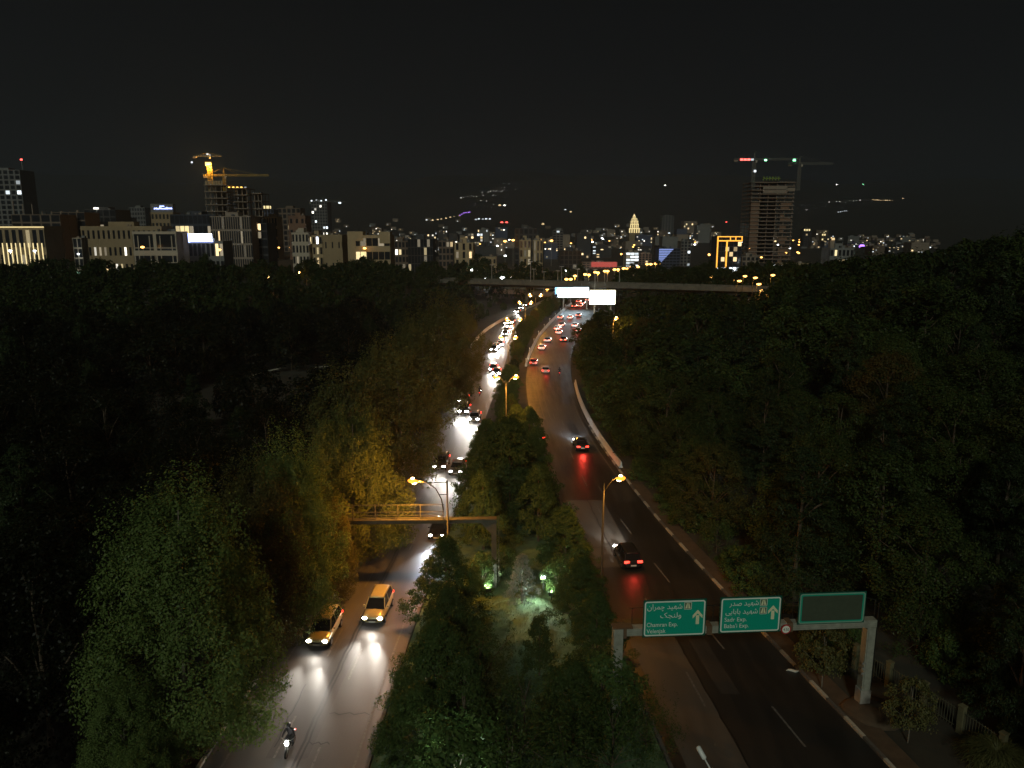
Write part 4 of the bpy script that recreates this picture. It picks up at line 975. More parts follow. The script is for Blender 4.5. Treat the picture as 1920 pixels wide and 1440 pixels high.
for u, v, k, s, lab in ((1693, 373, 'w', 10, 'lone golden lamp right of the golden mountain row'), (1618, 346, 'g', 11, 'lone green lamp high on the right mountain'), (1569, 346, 'm', 6, 'faint lone lamp left of the green mountain lamp'), (1247, 348, 'm', 11, 'lone white lamp on the mountain right of centre'),
                       (1060, 394, 'c', 9, 'left lamp of the lone pair above the centre'), (1070, 398, 'w', 9, 'right warmer lamp of the lone pair above the centre'), (937, 386, 'w', 13, 'orange lamp under the zigzag path'), (946, 386, 'm', 10, 'white lamp beside the orange one under the zigzag path'),
                       (941, 418, 'r', 9, 'left red lamp of the pair right of the purple hilltop'), (950, 418, 'r', 9, 'right red lamp of the pair right of the purple hilltop'), (1018, 421, 'w', 9, 'warm lamp above the bulky dark block'), (1616, 464, 'p', 9, 'purple light spike over the right wood'), (1512, 394, 'm', 5, 'tiny lamp on the slope right of the skyscraper'), (1362, 417, 'r', 6, 'red beacon left of the skyscraper'), (1605, 360, 'm', 5, 'faint lamp below the green mountain lamp')):
    far_lamp(u, v, k, s, lab, None)

# ================================================================== overpass
ov = thing('overpass', 'concrete road bridge crossing both carriageways in the distance', 'bridge')
A = Vector((-28, 336, 0)); B = Vector((104, 282, 0)); d = (B-A); L = d.length; d.normalize(); nrm = Vector((-d.y, d.x, 0))
def deck(s0, s1, za, zb, th, wd, m, name, par=ov, off_=0):
    mb = MB(); a = A+d*s0+nrm*off_; b = A+d*s1+nrm*off_; rings = []
    for q, z in ((a, za), (b, zb)):
        rings.append([q-nrm*wd/2+Vector((0, 0, z-th*.45)), q-nrm*(wd*.3)+Vector((0, 0, z-th)), q+nrm*(wd*.3)+Vector((0, 0, z-th)), q+nrm*wd/2+Vector((0, 0, z-th*.45)), q+nrm*wd/2+Vector((0, 0, z)), q-nrm*wd/2+Vector((0, 0, z))])
    mb.loft(rings); return mb.build(name, m, par)
n = 5
for i in range(n): deck(-8+i*(L-2)/n, -8+(i+1)*(L-2)/n-.08, 8.8, 8.8, 1.7, 11, M_BRIDGE, 'deck_span')
for s_ in (-1, 1):
    for i in range(22):
        a = A+d*(-8+i*(L-2)/22+.1)+nrm*s_*5.3; b = A+d*(-8+(i+1)*(L-2)/22-.1)+nrm*s_*5.3
        mb = MB(); mb.bar(a+Vector((0, 0, 9.2)), b+Vector((0, 0, 9.2)), .22, .85); mb.build('parapet_panel', M_BRIDGE, ov)
for p in (G(953, 578), G(1322, 560), G(1330, 560)):
    s = (p-A).dot(d); q = A+d*s; mb = MB(); zb = height(q.x, q.y); mb.tube([(q.x, q.y, zb-1), (q.x, q.y, 7.2)], .75 if p.x < 20 else .6, 10); mb.build('pillar', M_BRIDGE, ov)
q = A+d*((G(953, 578)-A).dot(d)); mb = MB(); mb.box((q.x, q.y, 6.65), (2.2, 8, .8), -.39); mb.build('pier_cap', M_BRIDGE, ov)
ov2 = thing('ramp_bridge', 'lower brownish ramp bridge behind the left pillar of the overpass', 'bridge')
A0, B0 = PT(925, 541, 352), PT(1045, 548, 352); mb = MB(); mb.loft([[(p.x, p.y-3.5, p.z), (p.x, p.y+3.5, p.z), (p.x, p.y+3.5, p.z-1.7), (p.x, p.y-3.5, p.z-1.7)] for p in (A0, B0)]); mb.build('deck_span', mat('ramp_concrete', (.26, .18, .13), .85, var=.2), ov2)
mb = MB(); mb.bx(A0.x+3, B0.x, A0.y-3.3, A0.y-3.1, A0.z, A0.z+1); mb.build('parapet_panel', M_BRIDGE, ov2)
for f_ in (.1, .93): mb = MB(); x = A0.x+(B0.x-A0.x)*f_; mb.tube([(x, 352, -.5), (x, 352, A0.z-1.2)], .6, 10); mb.build('pillar', M_BRIDGE, ov2)
# the two LED billboards
def billboard(label, u0, u1, v0, v1, Y, main, edges, ground_u):
    a = PT(u0, v0, Y); b = PT(u1, v1, Y); t = thing('led_billboard', label, 'billboard', (a.x, Y, b.z)); W = b.x-a.x; H = a.z-b.z
    on(t, 'cabinet', M_BLACK, -.25, W+.25, .06, .7, -.25, H+.25)
    on(t, 'screen', main, 0, W, -.05, .05, 0, H)
    for (x0, x1, z0, z1, m_) in edges: on(t, 'screen_area', m_, W*x0, W*x1, -.1, -.055, H*z0, H*z1)
    for gu in ground_u:
        p = PT(gu, v1, Y); mb = MB(); mb.tube([(p.x-a.x, .9, -b.z-.3), (p.x-a.x, .9, H*.8)], .3, 10); mb.build('post', M_STEEL, t)
    return t
M_LED_A = emit('led_white_blue', (.70, .90, 1.0), 13.0, True); M_LED_B = emit('led_white', (1.0, .98, .90), 11, True)
billboard('wide glowing white blue LED billboard under the overpass', 1041, 1103, 539, 557.5, 298, M_LED_A, [(0, .06, 0, 1, emit('led_blue', (.15, .45, 1.0), 2.5)), (.06, .5, .86, 1, emit('led_lightblue', (.35, .7, 1.0), 3.0))], (1057, 1101))
billboard('blinding white LED billboard with yellow rim right of the road', 1106.5, 1153.5, 544, 570.5, 272, M_LED_B, [(.0, 1, .95, 1, emit('led_yellow', (1.0, .85, .35), 2.5)), (.97, 1, 0, .95, emit('led_cream', (1.0, .9, .6), 3)), (.68, .74, .82, .9, emit('led_red', (1, .25, .15), 2))], (1115, 1146))

# ================================================================== sign gantry over the northbound road
gl = PT(1158, 1183, 43.9); gr = PT(1631, 1166, 45.0); gl.z = 0; gr.z = 0; GA = math.atan2(gr.y-gl.y, gr.x-gl.x); GW = (gr-gl).length
gt = thing('sign_gantry', 'grey steel gantry with flat beam over the dark northbound road', 'gantry', gl, GA)
ZB = 5.75
def hollow(mb, c, dx, dz, L0, L1, axis):    # ribbed box girder
    pass
mb = MB(); mb.bx(-.30, .30, -.3, .3, -.3, ZB+.52)
for s in (-.3, -.1, .1): mb.bx(s+.02, s+.16, -.34, -.3, 0, ZB)
mb.build('column', M_GANTRY, gt)
mb = MB(); mb.bx(GW-.28, GW+.28, -.3, .3, -.3, ZB+.0)
mb.bx(GW-.2, GW+.0, -.35, -.3, 1.5, ZB-.1); mb.build('column', M_GANTRY, gt)
mb = MB(); mb.bx(GW-.34, GW+.34, -.36, .36, -.3, 1.35); mb.build('column_base', M_CONC, gt)
mb = MB(); mb.bx(.31, GW+.32, -.27, .27, ZB+.01, ZB+.50)
for z in (.06, .22, .38): mb.bx(.32, GW+.3, -.31, -.27, ZB+z, ZB+z+.07)
mb.build('beam', M_GANTRY, gt)
mb = MB(); mb.bx(-.34, .9, -.33, .33, ZB+.52, ZB+.60); mb.build('cap_plate', M_RUST, gt)
mb = MB(); mb.bx(.31, .5, -.36, -.27, ZB-.1, ZB+.55); mb.build('clamp', M_RUST, gt)
for xx in (5.55, GW*.66): mb = MB(); mb.bx(xx, xx+.34, -.36, .36, ZB-.05, ZB+.55); mb.build('splice_plate', M_RUST, gt)
# ladder and handrail on the right column
mb = MB(); mb.bar((GW+.5, 0, 1.4), (GW+.5, 0, ZB+1.6), .05); mb.bar((GW+.5, .45, 1.4), (GW+.5, .45, ZB+1.6), .05)
for k in range(14): mb.bar((GW+.5, 0, 1.6+k*.3), (GW+.5, .45, 1.6+k*.3), .035)
mb.build('ladder', M_POLE, gt)
mb = MB(); mb.bar((GW-1.6, .5, ZB+2.1), (GW+.55, .5, ZB+1.5), .05); mb.bar((GW+.55, .5, ZB+.5), (GW+.55, .5, ZB+1.5), .05)
for k in range(12): x = 1.0+k*(GW-2)/11; mb.bar((x, .5, ZB+.5), (x, .5, ZB+1.5), .04)
mb.bar((.8, .5, ZB+1.5), (GW-1.6, .5, ZB+1.5), .04); mb.build('handrail', M_POLE, gt)
mb = MB(); mb.bx(.5, GW+.3, .30, .95, ZB+.44, ZB+.50); mb.build('catwalk', M_POLE, gt)
for k, z in enumerate((2.6, 2.95, 3.3)): mb = MB(); mb.box((GW-.3, -.33, z), (.28, .06, .12), 0); mb.build('cable_clip', M_STEEL, gt)

def text_mesh(s, size, m, w=None):
    c = bpy.data.curves.new('lettering', 'FONT'); c.body = s; c.size = size; c.resolution_u = 3
    o = bpy.data.objects.new('lettering', c); C.objects.link(o); bpy.context.view_layer.update()
    me = bpy.data.meshes.new_from_object(o.evaluated_get(bpy.context.evaluated_depsgraph_get())); bpy.data.objects.remove(o); bpy.data.curves.remove(c)
    xs = [v.co.x for v in me.vertices]; x0, x1 = min(xs), max(xs)
    k = (w/(x1-x0)) if w else 1
    for v in me.vertices:
        x, y_, z = v.co; v.co = ((x-x0)*k, 0, y_)
    me.materials.clear(); me.materials.append(m); return me
def rrect(x0, x1, z0, z1, r, y, n=5):
    pts = []
    for cx, cz, a0 in ((x1-r, z1-r, 0), (x0+r, z1-r, 90), (x0+r, z0+r, 180), (x1-r, z0+r, 270)):
        for k in range(n+1): a = R(a0+90*k/n); pts.append((cx+r*math.cos(a), y, cz+r*math.sin(a)))
    return pts
def ringframe(mb, W, H, i, t, y, r):
    a = rrect(i, W-i, i, H-i, r, y); b = rrect(i+t, W-i-t, i+t, H-i-t, max(.01, r-t), y); n = len(a)
    for k in range(n): mb.poly([a[k], a[(k+1) % n], b[(k+1) % n], b[k]])
sheh = '\uFEAA\uFBFF\uFEEC\uFEB7'
TXT = {'chamran': '\uFEE5\uFE8D\uFEAE\uFEE4\uFB7C', 'velenjak': '\uFB8F\uFEA0\uFEE8\uFEDF\uFEED', 'sadr': '\uFEAD\uFEAA\uFEBB', 'babai': '\uFBFD\uFBFE\uFE8E\uFE91\uFE8E\uFE91'}
def plate(label, x, W, H, z, tilt=R(0)):
    t = thing('road_sign', label, 'road sign', gl+Matrix.Rotation(GA, 3, 'Z') @ Vector((x, -.42, z)), GA)
    t.rotation_euler = (tilt, 0, GA)
    mb = MB(); mb.bx(0, W, 0, .06, 0, H); mb.build('panel', M_SIGN_D, t)
    return t
def rowtext(t, x, z, size, s, m=M_SIGN_W, w=None, name='lettering'):
    return ob(name, text_mesh(s, size, m, w), t, (x, -.014, z))
def road_icon(t, x, z, s):
    mb = MB(); mb.poly([(x, -.012, z), (x+s, -.012, z), (x+s, -.012, z+s), (x, -.012, z+s)]); i = mb.build('road_symbol', mat('icon_ground', (.14, .24, .14), .5), t)
    mb = MB(); ringframe(mb, s, s, 0, s*.05, -.016, s*.1); o = mb.build('symbol_frame', M_SIGN_W, i, (x, 0, z))
    for a in (-1, 1):
        mb = MB(); c = x+s*.5; mb.poly([(c+a*s*.06, -.016, z+s*.14), (c+a*s*.36, -.016, z+s*.14), (c+a*s*.14, -.016, z+s*.86), (c+a*s*.04, -.016, z+s*.86)][::a]); mb.build('symbol_lane', M_SIGN_Y, i)
def arrow(t, x, z, h):
    mb = MB(); wv = h*.33; s = h*.11
    mb.poly([(x-s, -.014, z), (x+s, -.014, z), (x+s, -.014, z+h*.62), (x-s, -.014, z+h*.62)])
    mb.poly([(x, -.015, z+h), (x-wv, -.015, z+h*.62), (x-wv, -.015, z+h*.40), (x, -.015, z+h*.74)]); mb.poly([(x, -.015, z+h), (x, -.015, z+h*.74), (x+wv, -.015, z+h*.40), (x+wv, -.015, z+h*.62)])
    mb.build('arrow', M_SIGN_Y, t)
def green_sign(label, x, W, H, z):
    t = plate(label, x, W, H, z, 0)
    mb = MB(); mb.poly(rrect(.06, W-.06, .06, H-.06, .14, -.006)); mb.build('green_face', M_SIGN_G, t)
    mb = MB(); ringframe(mb, W, H, .07, .075, -.012, .14); mb.build('border', M_SIGN_W, t)
    return t
ppm = GW/(1631-1158)       # metres for a pixel of the sign row
SW, SH = 3.62, 2.2
x1 = (1201-1158)*ppm; s1 = green_sign('left green direction sign with one road symbol and an up arrow', x1, SW, SH, ZB-.02)
rowtext(s1, .22, 1.66, .44, TXT['chamran']+' '+sheh, w=2.0); road_icon(s1, 2.33, 1.60, .43)
rowtext(s1, .98, 1.14, .44, TXT['velenjak'], w=1.2)
rowtext(s1, .22, .62, .36, 'Chamran Exp.', w=1.78); rowtext(s1, .22, .24, .36, 'Velenjak', w=1.1); arrow(s1, 3.13, .70, .86)
x2 = (1341-1158)*ppm; s2 = green_sign('middle green direction sign with two road symbols and an up arrow', x2, SW, SH, ZB+.06)
rowtext(s2, .54, 1.68, .44, TXT['sadr']+' '+sheh, w=1.71); road_icon(s2, 2.33, 1.62, .43)
rowtext(s2, .34, 1.18, .44, TXT['babai']+' '+sheh, w=1.88); road_icon(s2, 2.33, 1.12, .43)
rowtext(s2, .30, .72, .36, 'Sadr Exp.', w=1.3); rowtext(s2, .30, .33, .36, "Baba'i Exp.", w=1.45); arrow(s2, 3.12, .78, .86)
x3 = (1487-1158)*ppm; s3 = plate('right blank dark sign with pale green border on the gantry', x3, 3.95, 2.05, ZB+.48)
mb = MB(); mb.poly(rrect(.05, 3.90, .05, 2.0, .16, -.006)); mb.build('green_face', M_SIGN_G, s3)
mb = MB(); mb.poly(rrect(.20, 3.75, .2, 1.85, .08, -.010)); mb.build('blank_face', M_SIGN_B, s3)
mb = MB(); ringframe(mb, 3.95, 2.05, .05, .07, -.012, .15); mb.build('border', mat('sign_border_pale', (.26, .44, .32), .5), s3)
xr = (1466-1158)*ppm
hs_ = thing('height_sign', 'small round white height limit sign with red ring on the beam', 'road sign', gl+Matrix.Rotation(GA, 3, 'Z') @ Vector((xr, -.45, ZB+.2)), GA)
def disc(r, y, n=28): return [(r*math.cos(2*math.pi*k/n), y, r*math.sin(2*math.pi*k/n)) for k in range(n)]
mb = MB(); mb.tube([(0, .05, 0), (0, 0, 0)], .32, 28); mb.build('panel', M_SIGN_R, hs_)
mb = MB(); mb.poly(disc(.245, -.006)); mb.build('white_face', M_SIGN_W, hs_)
ob('lettering', text_mesh('4.50', .26, M_SIGN_K, .36), hs_, (-.18, -.014, -.09))
# mound and base at the right foot
s1.scale = (1.09, 1, 1.12); s2.scale = (1.08, 1, 1.10); s3.scale = (1.09, 1, 1.03)
mb = MB(); c = gr+Vector((.5, -.6, 0)); rings = []
for rr_, z in ((1.9, -.05), (1.5, .22), (.9, .42), (.1, .48)): rings.append([(c.x+rr_*1.1*math.cos(a)*(1+.12*math.sin(3*a)), c.y+rr_*math.sin(a), z) for a in np.linspace(0, 2*math.pi, 15)[:-1]])
mb.loft(rings); o = mb.build('soil_mound', M_SOIL, smooth=True); tag(o, 'heap of brown earth at the foot of the right gantry column', 'earth mound')

# ================================================================== yellow gantry over the oncoming road, seen from behind
yg = thing('yellow_gantry', 'yellow painted gantry with railing over the oncoming road', 'gantry', (-1.55, 62, 0), R(1.5))
mb = MB(); mb.bx(-.22, .22, -.2, .2, -.3, 6.0); mb.build('column', M_YELLOW, yg)
mb = MB(); mb.bx(-18.6, .25, -.2, .2, 6.01, 6.33)
mb.bx(-18.6, .25, -.32, .32, 6.34, 6.40); mb.build('beam', M_YELLOW, yg)
mb = MB(); mb.prism([(-.23, 5.99), (-1.1, 5.99), (-.23, 5.0)], -.12, .12); mb.build('gusset', M_YELLOW, yg)
mb = MB(); mb.bx(-18.2, -17.8, -.2, .2, -.3, 6.0); mb.build('column', M_YELLOW, yg)
for k in range(8): x = -17.6+k*1.9; mb = MB(); mb.bx(x-.035, x+.035, -.25, -.18, 6.4, 7.75); mb.build('rail_post', M_YELLOW, yg)
for z in (6.75, 7.05, 7.68): mb = MB(); mb.bx(-17.6, -4.2, -.24, -.2, z, z+.05); mb.build('rail', M_YELLOW, yg)
mb = MB(); mb.bar((.42, .1, .2), (.42, .1, 6.4), .05); mb.bar((.42, .5, .2), (.42, .5, 6.4), .05)
for k in range(18): mb.bar((.42, .1, .5+k*.33), (.42, .5, .5+k*.33), .03)
mb.build('ladder', M_YELLOW, yg)

# ================================================================== street lamps
SOD = (1.0, .39, .05)
def lens(par, loc, rz, m, s=1.0):
    mb = MB(); rings = []
    for t_, r_, z_ in ((-.30, .10, .02), (-.20, .24, -.0), (.10, .33, -.02), (.40, .24, .0), (.52, .10, .02)):
        rings.append([(t_*s, r_*s*math.cos(a), z_*s+r_*s*.6*math.sin(a)-.05) for a in np.linspace(0, 2*math.pi, 11)[:-1]])
    mb.loft(rings); o = mb.build('lens', m, par, loc, rz, True)
    if m is M_SODIUM:
        mb = MB(); mb.tube([(-.2*s, 0, -.20*s), (-.12*s, 0, -.22*s), (.12*s, 0, -.22*s), (.2*s, 0, -.20*s)], [.03*s, .12*s, .12*s, .03*s], 8); mb.tube([(-.02*s, 0, .12*s), (.04*s, 0, .16*s), (.2*s, 0, .16*s), (.26*s, 0, .12*s)], [.03*s, .09*s, .09*s, .03*s], 8); mb.build('bulb', M_BULB, o, smooth=True)
    return o
def lamp_head(par, loc, rz, lensm, hm, power, s=1.0, col=SOD, angle=150):
    h = ob('lamp_head', None, par, loc, rz)
    mb = MB(); rings = []
    for t_, w_, z0, z1 in ((-.66*s, .05*s, .04*s, .10*s), (-.5*s, .10*s, .04*s, .14*s), (-.2*s, .12*s, .06*s, .15*s), (.10*s, .06*s, .08*s, .13*s)):
        rings.append([(t_, -w_, z0), (t_, w_, z0), (t_, w_*.7, z1), (t_, -w_*.7, z1)])
    mb.loft(rings); mb.build('housing', hm, h)
    if lensm: lens(h, (0, 0, 0), 0, lensm, s)
    if power: lamp_light(h, (0, 0, -.46*s), col, power*.5, 'POINT', None, .2)
    return h
def street_lamp(label, x, y, zt, arms, power, lensm=M_SODIUM, group='median street lamps', pm=M_POLE, s=1.0):
    t = thing('street_lamp', label, 'street lamp', (x, y, height(x, y)), 0, group)
    mb = MB(); mb.tube([(0, 0, -.3), (0, 0, .6), (0, 0, .62), (0, 0, zt-.4)], [.17, .16, .11, .07], 10); mb.build('pole', pm, t, smooth=True)
    for (ax, ay, up) in arms:
        n = 8; pts = [(ax*(k/n), ay*(k/n), zt-1.3+(1.3+up)*math.sin(math.pi/2*k/n)**.9) for k in range(n+1)]
        mb = MB(); mb.tube(pts, [.05]*(n+1), 7); mb.build('arm', pm, t, smooth=True)
        lamp_head(t, (ax*1.12, ay*1.12, zt+up-.02), math.atan2(ay, ax), lensm, pm, power, s)
    return t
P_LAMP = 6500
t = thing('street_lamp', 'street lamp with curved braced arm glowing orange left of the yellow gantry pole', 'street lamp', (-5.35, 60.6, 0), 0, 'median street lamps')
mb = MB(); mb.tube([(0, 0, -.3), (0, 0, .6), (0, 0, .62), (0, 0, 10.2)], [.17, .16, .11, .075], 10); mb.build('pole', M_POLE, t, smooth=True)
mb = MB(); mb.tube([(-.35, 0, 7.6), (-.5, 0, 8.6), (-.95, 0, 9.5), (-1.7, 0, 10.05), (-2.5, 0, 10.2)], [.05]*5, 8); mb.build('arm', M_POLE, t, smooth=True)
for z, xx in ((10.05, -1.55), (9.0, -.68)): mb = MB(); mb.bar((0, 0, z), (xx, 0, z), .06); mb.build('arm_brace', M_POLE, t)
lamp_head(t, (-2.72, 0, 10.22), math.pi, M_SODIUM, M_POLE, P_LAMP*1.7)
street_lamp('single-arm orange street lamp right of the median beside the dark road', 7.75, 62, 9.9, [(1.15, 0, .1)], P_LAMP*.38)
for i, (u, Y, v, lab) in enumerate(((949, 99, 706, 'second nearest double-arm orange lamp on the median above the tall pointed tree'), (953, 148, 632, 'third double-arm orange lamp on the median beside the oncoming glare'), (963, 179, 598, 'fourth double-arm orange lamp on the median'), (985, 221, 567, 'fifth double-arm orange lamp, left of the far median trees'), (1004, 247, 553, 'farthest double-arm orange lamp before the ramp bridge'))):
    p = PT(u, v, Y); street_lamp(lab, p.x, Y, p.z-.1, [(1.05+.1*i, 0, .1), (-1.05-.1*i, 0, .1)], P_LAMP*.6, s=1.0+.13*i)
p = PT(1150, 597, 179); street_lamp('orange street lamp buried in the trees right of the far traffic', p.x, 179, p.z-height(p.x, 179), [(.5, 0, .1)], P_LAMP*.5, group='roadside lamps', s=1.2)
for i, (u, v, Y, lab) in enumerate(((500, 520, 330, 'orange lamp lighting a tree top in the left park'), (558, 511, 340, 'small orange lamp right of the lit park tree top'))):
    p = PT(u, v, Y); street_lamp(lab, p.x, Y, p.z-height(p.x, Y), [(.6, 0, .1)], 1600, group='park lamps', s=1.3)
far_l = [(1382, 527, 330), (1393, 518, 345), (1412, 521, 320), (1418, 533, 310), (1424, 545, 300), (1436, 553, 292), (1445, 516, 340)]
for k, (u, v, Y) in enumerate(far_l):
    while Y > 120 and PT(u, v, Y).z-height(PT(u, v, Y).x, Y) < 8: Y -= 4
    p = PT(u, v, Y); street_lamp('orange lamp of the descending chain on the right slope, number %s from the top left' % ('one two three four five six seven'.split()[k]), p.x, Y, p.z-height(p.x, Y), [(.5, 0, .1)], 700, M_SODIUM_F, 'slope lamps right of the overpass', s=.8+Y/300)
p = PT(1391, 588, 215); street_lamp('tiny lone orange lamp in the right wood', p.x, 215, p.z-height(p.x, 215), [(.4, 0, .1)], 150, group='roadside lamps', s=.9)
# lamps of the boulevard behind the overpass
bl = [(1062, 523, 345), (1070, 523, 345), (1078, 517, 370), (1097, 514, 390), (1104, 515, 395), (1116, 510, 410), (1121, 511, 410), (1134, 508, 430), (1139, 508, 430), (1152, 505, 450), (1159, 505, 450), (1169, 503, 470), (1175, 503, 470), (1183, 501, 490), (1188, 501, 490), (1196, 500, 500), (1213, 495, 520), (1220, 495, 520), (1229, 494, 540), (1235, 494, 540), (1311, 516, 400), (1334, 519, 390), (1341, 523, 390), (1378, 526, 380), (1026, 541, 360), (1043, 541, 362), (907, 502, 420), (947, 452, 600), (962, 450, 640), (1034, 451, 640), (684, 465, 468), (268, 463, 440), (412, 468, 430)]
for k, (u, v, Y) in enumerate(bl):
    p = PT(u, v, Y); h = p.z-height(p.x, Y)
    o = thing('street_lamp', 'distant orange lamp along the boulevards beyond the overpass', 'street lamp', (p.x, Y, height(p.x, Y)), 0, 'boulevard lamps beyond the overpass')
    mb = MB(); mb.tube([(0, 0, -.3), (0, 0, h)], [.14, .07], 6); mb.build('pole', M_POLE_L, o)
    lamp_head(o, (0, -.3, h), -math.pi/2, M_SODIUM_F, M_POLE, 700 if k < 26 and k % 2 == 0 else 0, 2.6+.9*(Y-340)/200)
wl = [(884, 506, 410, 3.4), (909, 522, 380, 2.2), (942, 520, 375, 4.2), (958, 519, 376, 1.5), (896, 508, 420, 1.4), (1326, 508, 430, 2.4), (1061, 507, 420, 1.4), (1540, 507, 420, 2.0), (1452, 497, 520, 2.5), (1464, 498, 520, 2.2), (148, 476, 398, 2.0), (20, 470, 420, 3.0), (66, 470, 420, 2.4)]
for k, (u, v, Y, s) in enumerate(wl):
    p = PT(u, v, Y); h = p.z-height(p.x, Y); o = thing('street_lamp', 'white lamp on a mast at the near edge of the town', 'street lamp', (p.x, Y, height(p.x, Y)), 0, 'white lamps at the town edge')
    mb = MB(); mb.tube([(0, 0, -.3), (0, 0, h)], [.14, .07], 6); mb.build('pole', M_POLE_L, o)
    lamp_head(o, (0, -.3, h), -math.pi/2, M_WHITE_F, M_POLE, 1200 if s > 2 else 0, s*.8, (.85, .95, 1.0))
rl = random.Random(61)
for k in range(110):
    Y = rl.uniform(560, 1400); u = rl.uniform(480, 1500); z = rl.uniform(8, 13); x = (u-960)/FPX*(Y*math.cos(PITCH)+(CAMH-z)*math.sin(PITCH)); g = height(x, Y)
    o = thing('town_lamp', 'tiny amber or white lamp in the streets of the far town', 'street lamp', (x, Y, g), 0, 'street lamps of the far town')
    mb = MB(); mb.tube([(0, 0, -.3), (0, 0, z)], [.14, .07], 5); mb.build('pole', M_POLE, o)
    lamp_head(o, (0, -.3, z), -math.pi/2, M_SODIUM_F if rl.random() < .75 else M_WHITE_F, M_POLE, 900 if k % 5 == 0 else 0, 2.0+Y/700)
# thin unlit masts on and behind the overpass
for k, (u, va, vb, Y) in enumerate(((995, 491, 548, 325), (1001, 505, 548, 330), (922, 497, 522, 340), (1053, 500, 520, 335), (1083, 505, 524, 320), (1101, 505, 524, 318), (1116, 506, 545, 305), (1046, 508, 522, 350), (1020, 510, 545, 340), (1162, 500, 522, 330))):
    a = PT(u, va, Y); b = PT(u, vb, Y); o = thing('light_mast', 'thin pale mast standing at the overpass, one of several', 'mast', (a.x, Y, b.z), 0, 'thin masts at the overpass')
    mb = MB(); mb.tube([(0, 0, -2), (0, 0, a.z-b.z)], [.16, .08], 6); mb.build('pole', M_POLE_L, o); mb = MB(); mb.bx(-.9, .9, -.1, .1, a.z-b.z, a.z-b.z+.2); mb.build('crossbar', M_POLE_L, o)

# unlit lamp head at the bottom edge and the olive one over the median shrubs
t = thing('street_lamp', 'unlit white lamp head reaching up at the bottom edge of the picture', 'street lamp', (11.9, 32.5, 0))
a = PT(1308, 1399, 33.6)-t.location; b = PT(1322, 1424, 33.2)-t.location; c_ = PT(1345, 1465, 32.6)-t.location
mb = MB(); mb.tube([a, a+(b-a)*.08, a+(b-a)*.9, b], [.07, .125, .125, .06], 10); mb.build('lamp_head', M_LAMPHEAD_W, t, smooth=True)
mb = MB(); mb.tube([b, c_, (c_.x*.55, c_.y*.6, c_.z-.2), (0, 0, c_.z-1.2)], [.04, .045, .05, .06], 8); mb.build('arm', M_LAMPHEAD_W, t, smooth=True)
mb = MB(); mb.tube([(0, 0, -.2), (0, 0, c_.z-1.1)], [.14, .07], 10); mb.build('pole', M_POLE, t, smooth=True)
p = PT(1160, 1292, 42.5); t = thing('leaf_lamp', 'olive leaf shaped lamp hood on a bent arm among the median shrubs', 'lamp', (PT(1197, 1335, 42.5).x, 42.5, 0))
q = p-t.location; mb = MB(); rings = []
tip = PT(1160, 1292, 42.5)-t.location; end = PT(1192, 1312, 42.5)-t.location
for f_, w_ in ((0, .10), (.15, .30), (.45, .40), (.75, .24), (1, .05)):
    cc = tip.lerp(end, f_); rings.append([cc+Vector((.5*w_, -.25, w_*.75)), cc+Vector((0, -.05, .06)), cc+Vector((-.5*w_, .1, -w_*.6)), cc+Vector((0, .12, -.03))])
mb.loft(rings); mb.build('lamp_hood', M_LAMPHEAD_O, t, smooth=False)
mb = MB(); e2 = PT(1198, 1330, 42.5)-t.location; mb.tube([end, end.lerp(e2, .5)+Vector((.12, 0, .05)), e2, (e2.x, 0, 0)], [.03, .035, .04, .07], 8); mb.build('pole', M_LAMPHEAD_O, t, smooth=True)
on(t, 'white_tag', M_LAMPHEAD_W, e2.x-.05, e2.x+.06, -.1, -.06, e2.z-.1, e2.z+.32)
# garden floodlights
def flood(label, x, y, z, aim, power, col=(.80, 1.0, .84), ang=120):
    t = thing('garden_floodlight', label, 'floodlight', (x, y, .05), math.atan2(aim[1], aim[0])-math.pi/2, 'median floodlights')
    mb = MB(); mb.bx(-.05, .05, -.05, .05, 0, z-.12); mb.build('stand', M_BLACK, t)
    mb = MB(); mb.prism([(-.22, z-.12), (.22, z-.12), (.25, z+.2), (-.25, z+.2)], -.09, .06); mb.build('housing', M_BLACK, t)
    mb = MB(); mb.bx(-.19, .19, .065, .085, z-.08, z+.16); mb.build('lens', M_FLOOD, t)
    a2 = Vector((0, 1, aim[2])); lamp_light(t, (0, .16, z+.04), col, power, 'SPOT', a2, .12, ang, .7)
flood('floodlight hidden under the glowing shrub left of the spruce', -2.0, 60.3, .5, (-.1, 1, .7), 1800)
flood('floodlight under the glowing shrub right of the spruce', 3.3, 59.6, .5, (.1, 1, .6), 1400)
flood('floodlight shining across the lawn from beside the right glowing shrub', 2.7, 61.2, 1.3, (-.42, -1, .04), 2600, ang=110)
flood('floodlight between the bottom median shrubs', -2.6, 34.6, .5, (.0, 1, .9), 1200)

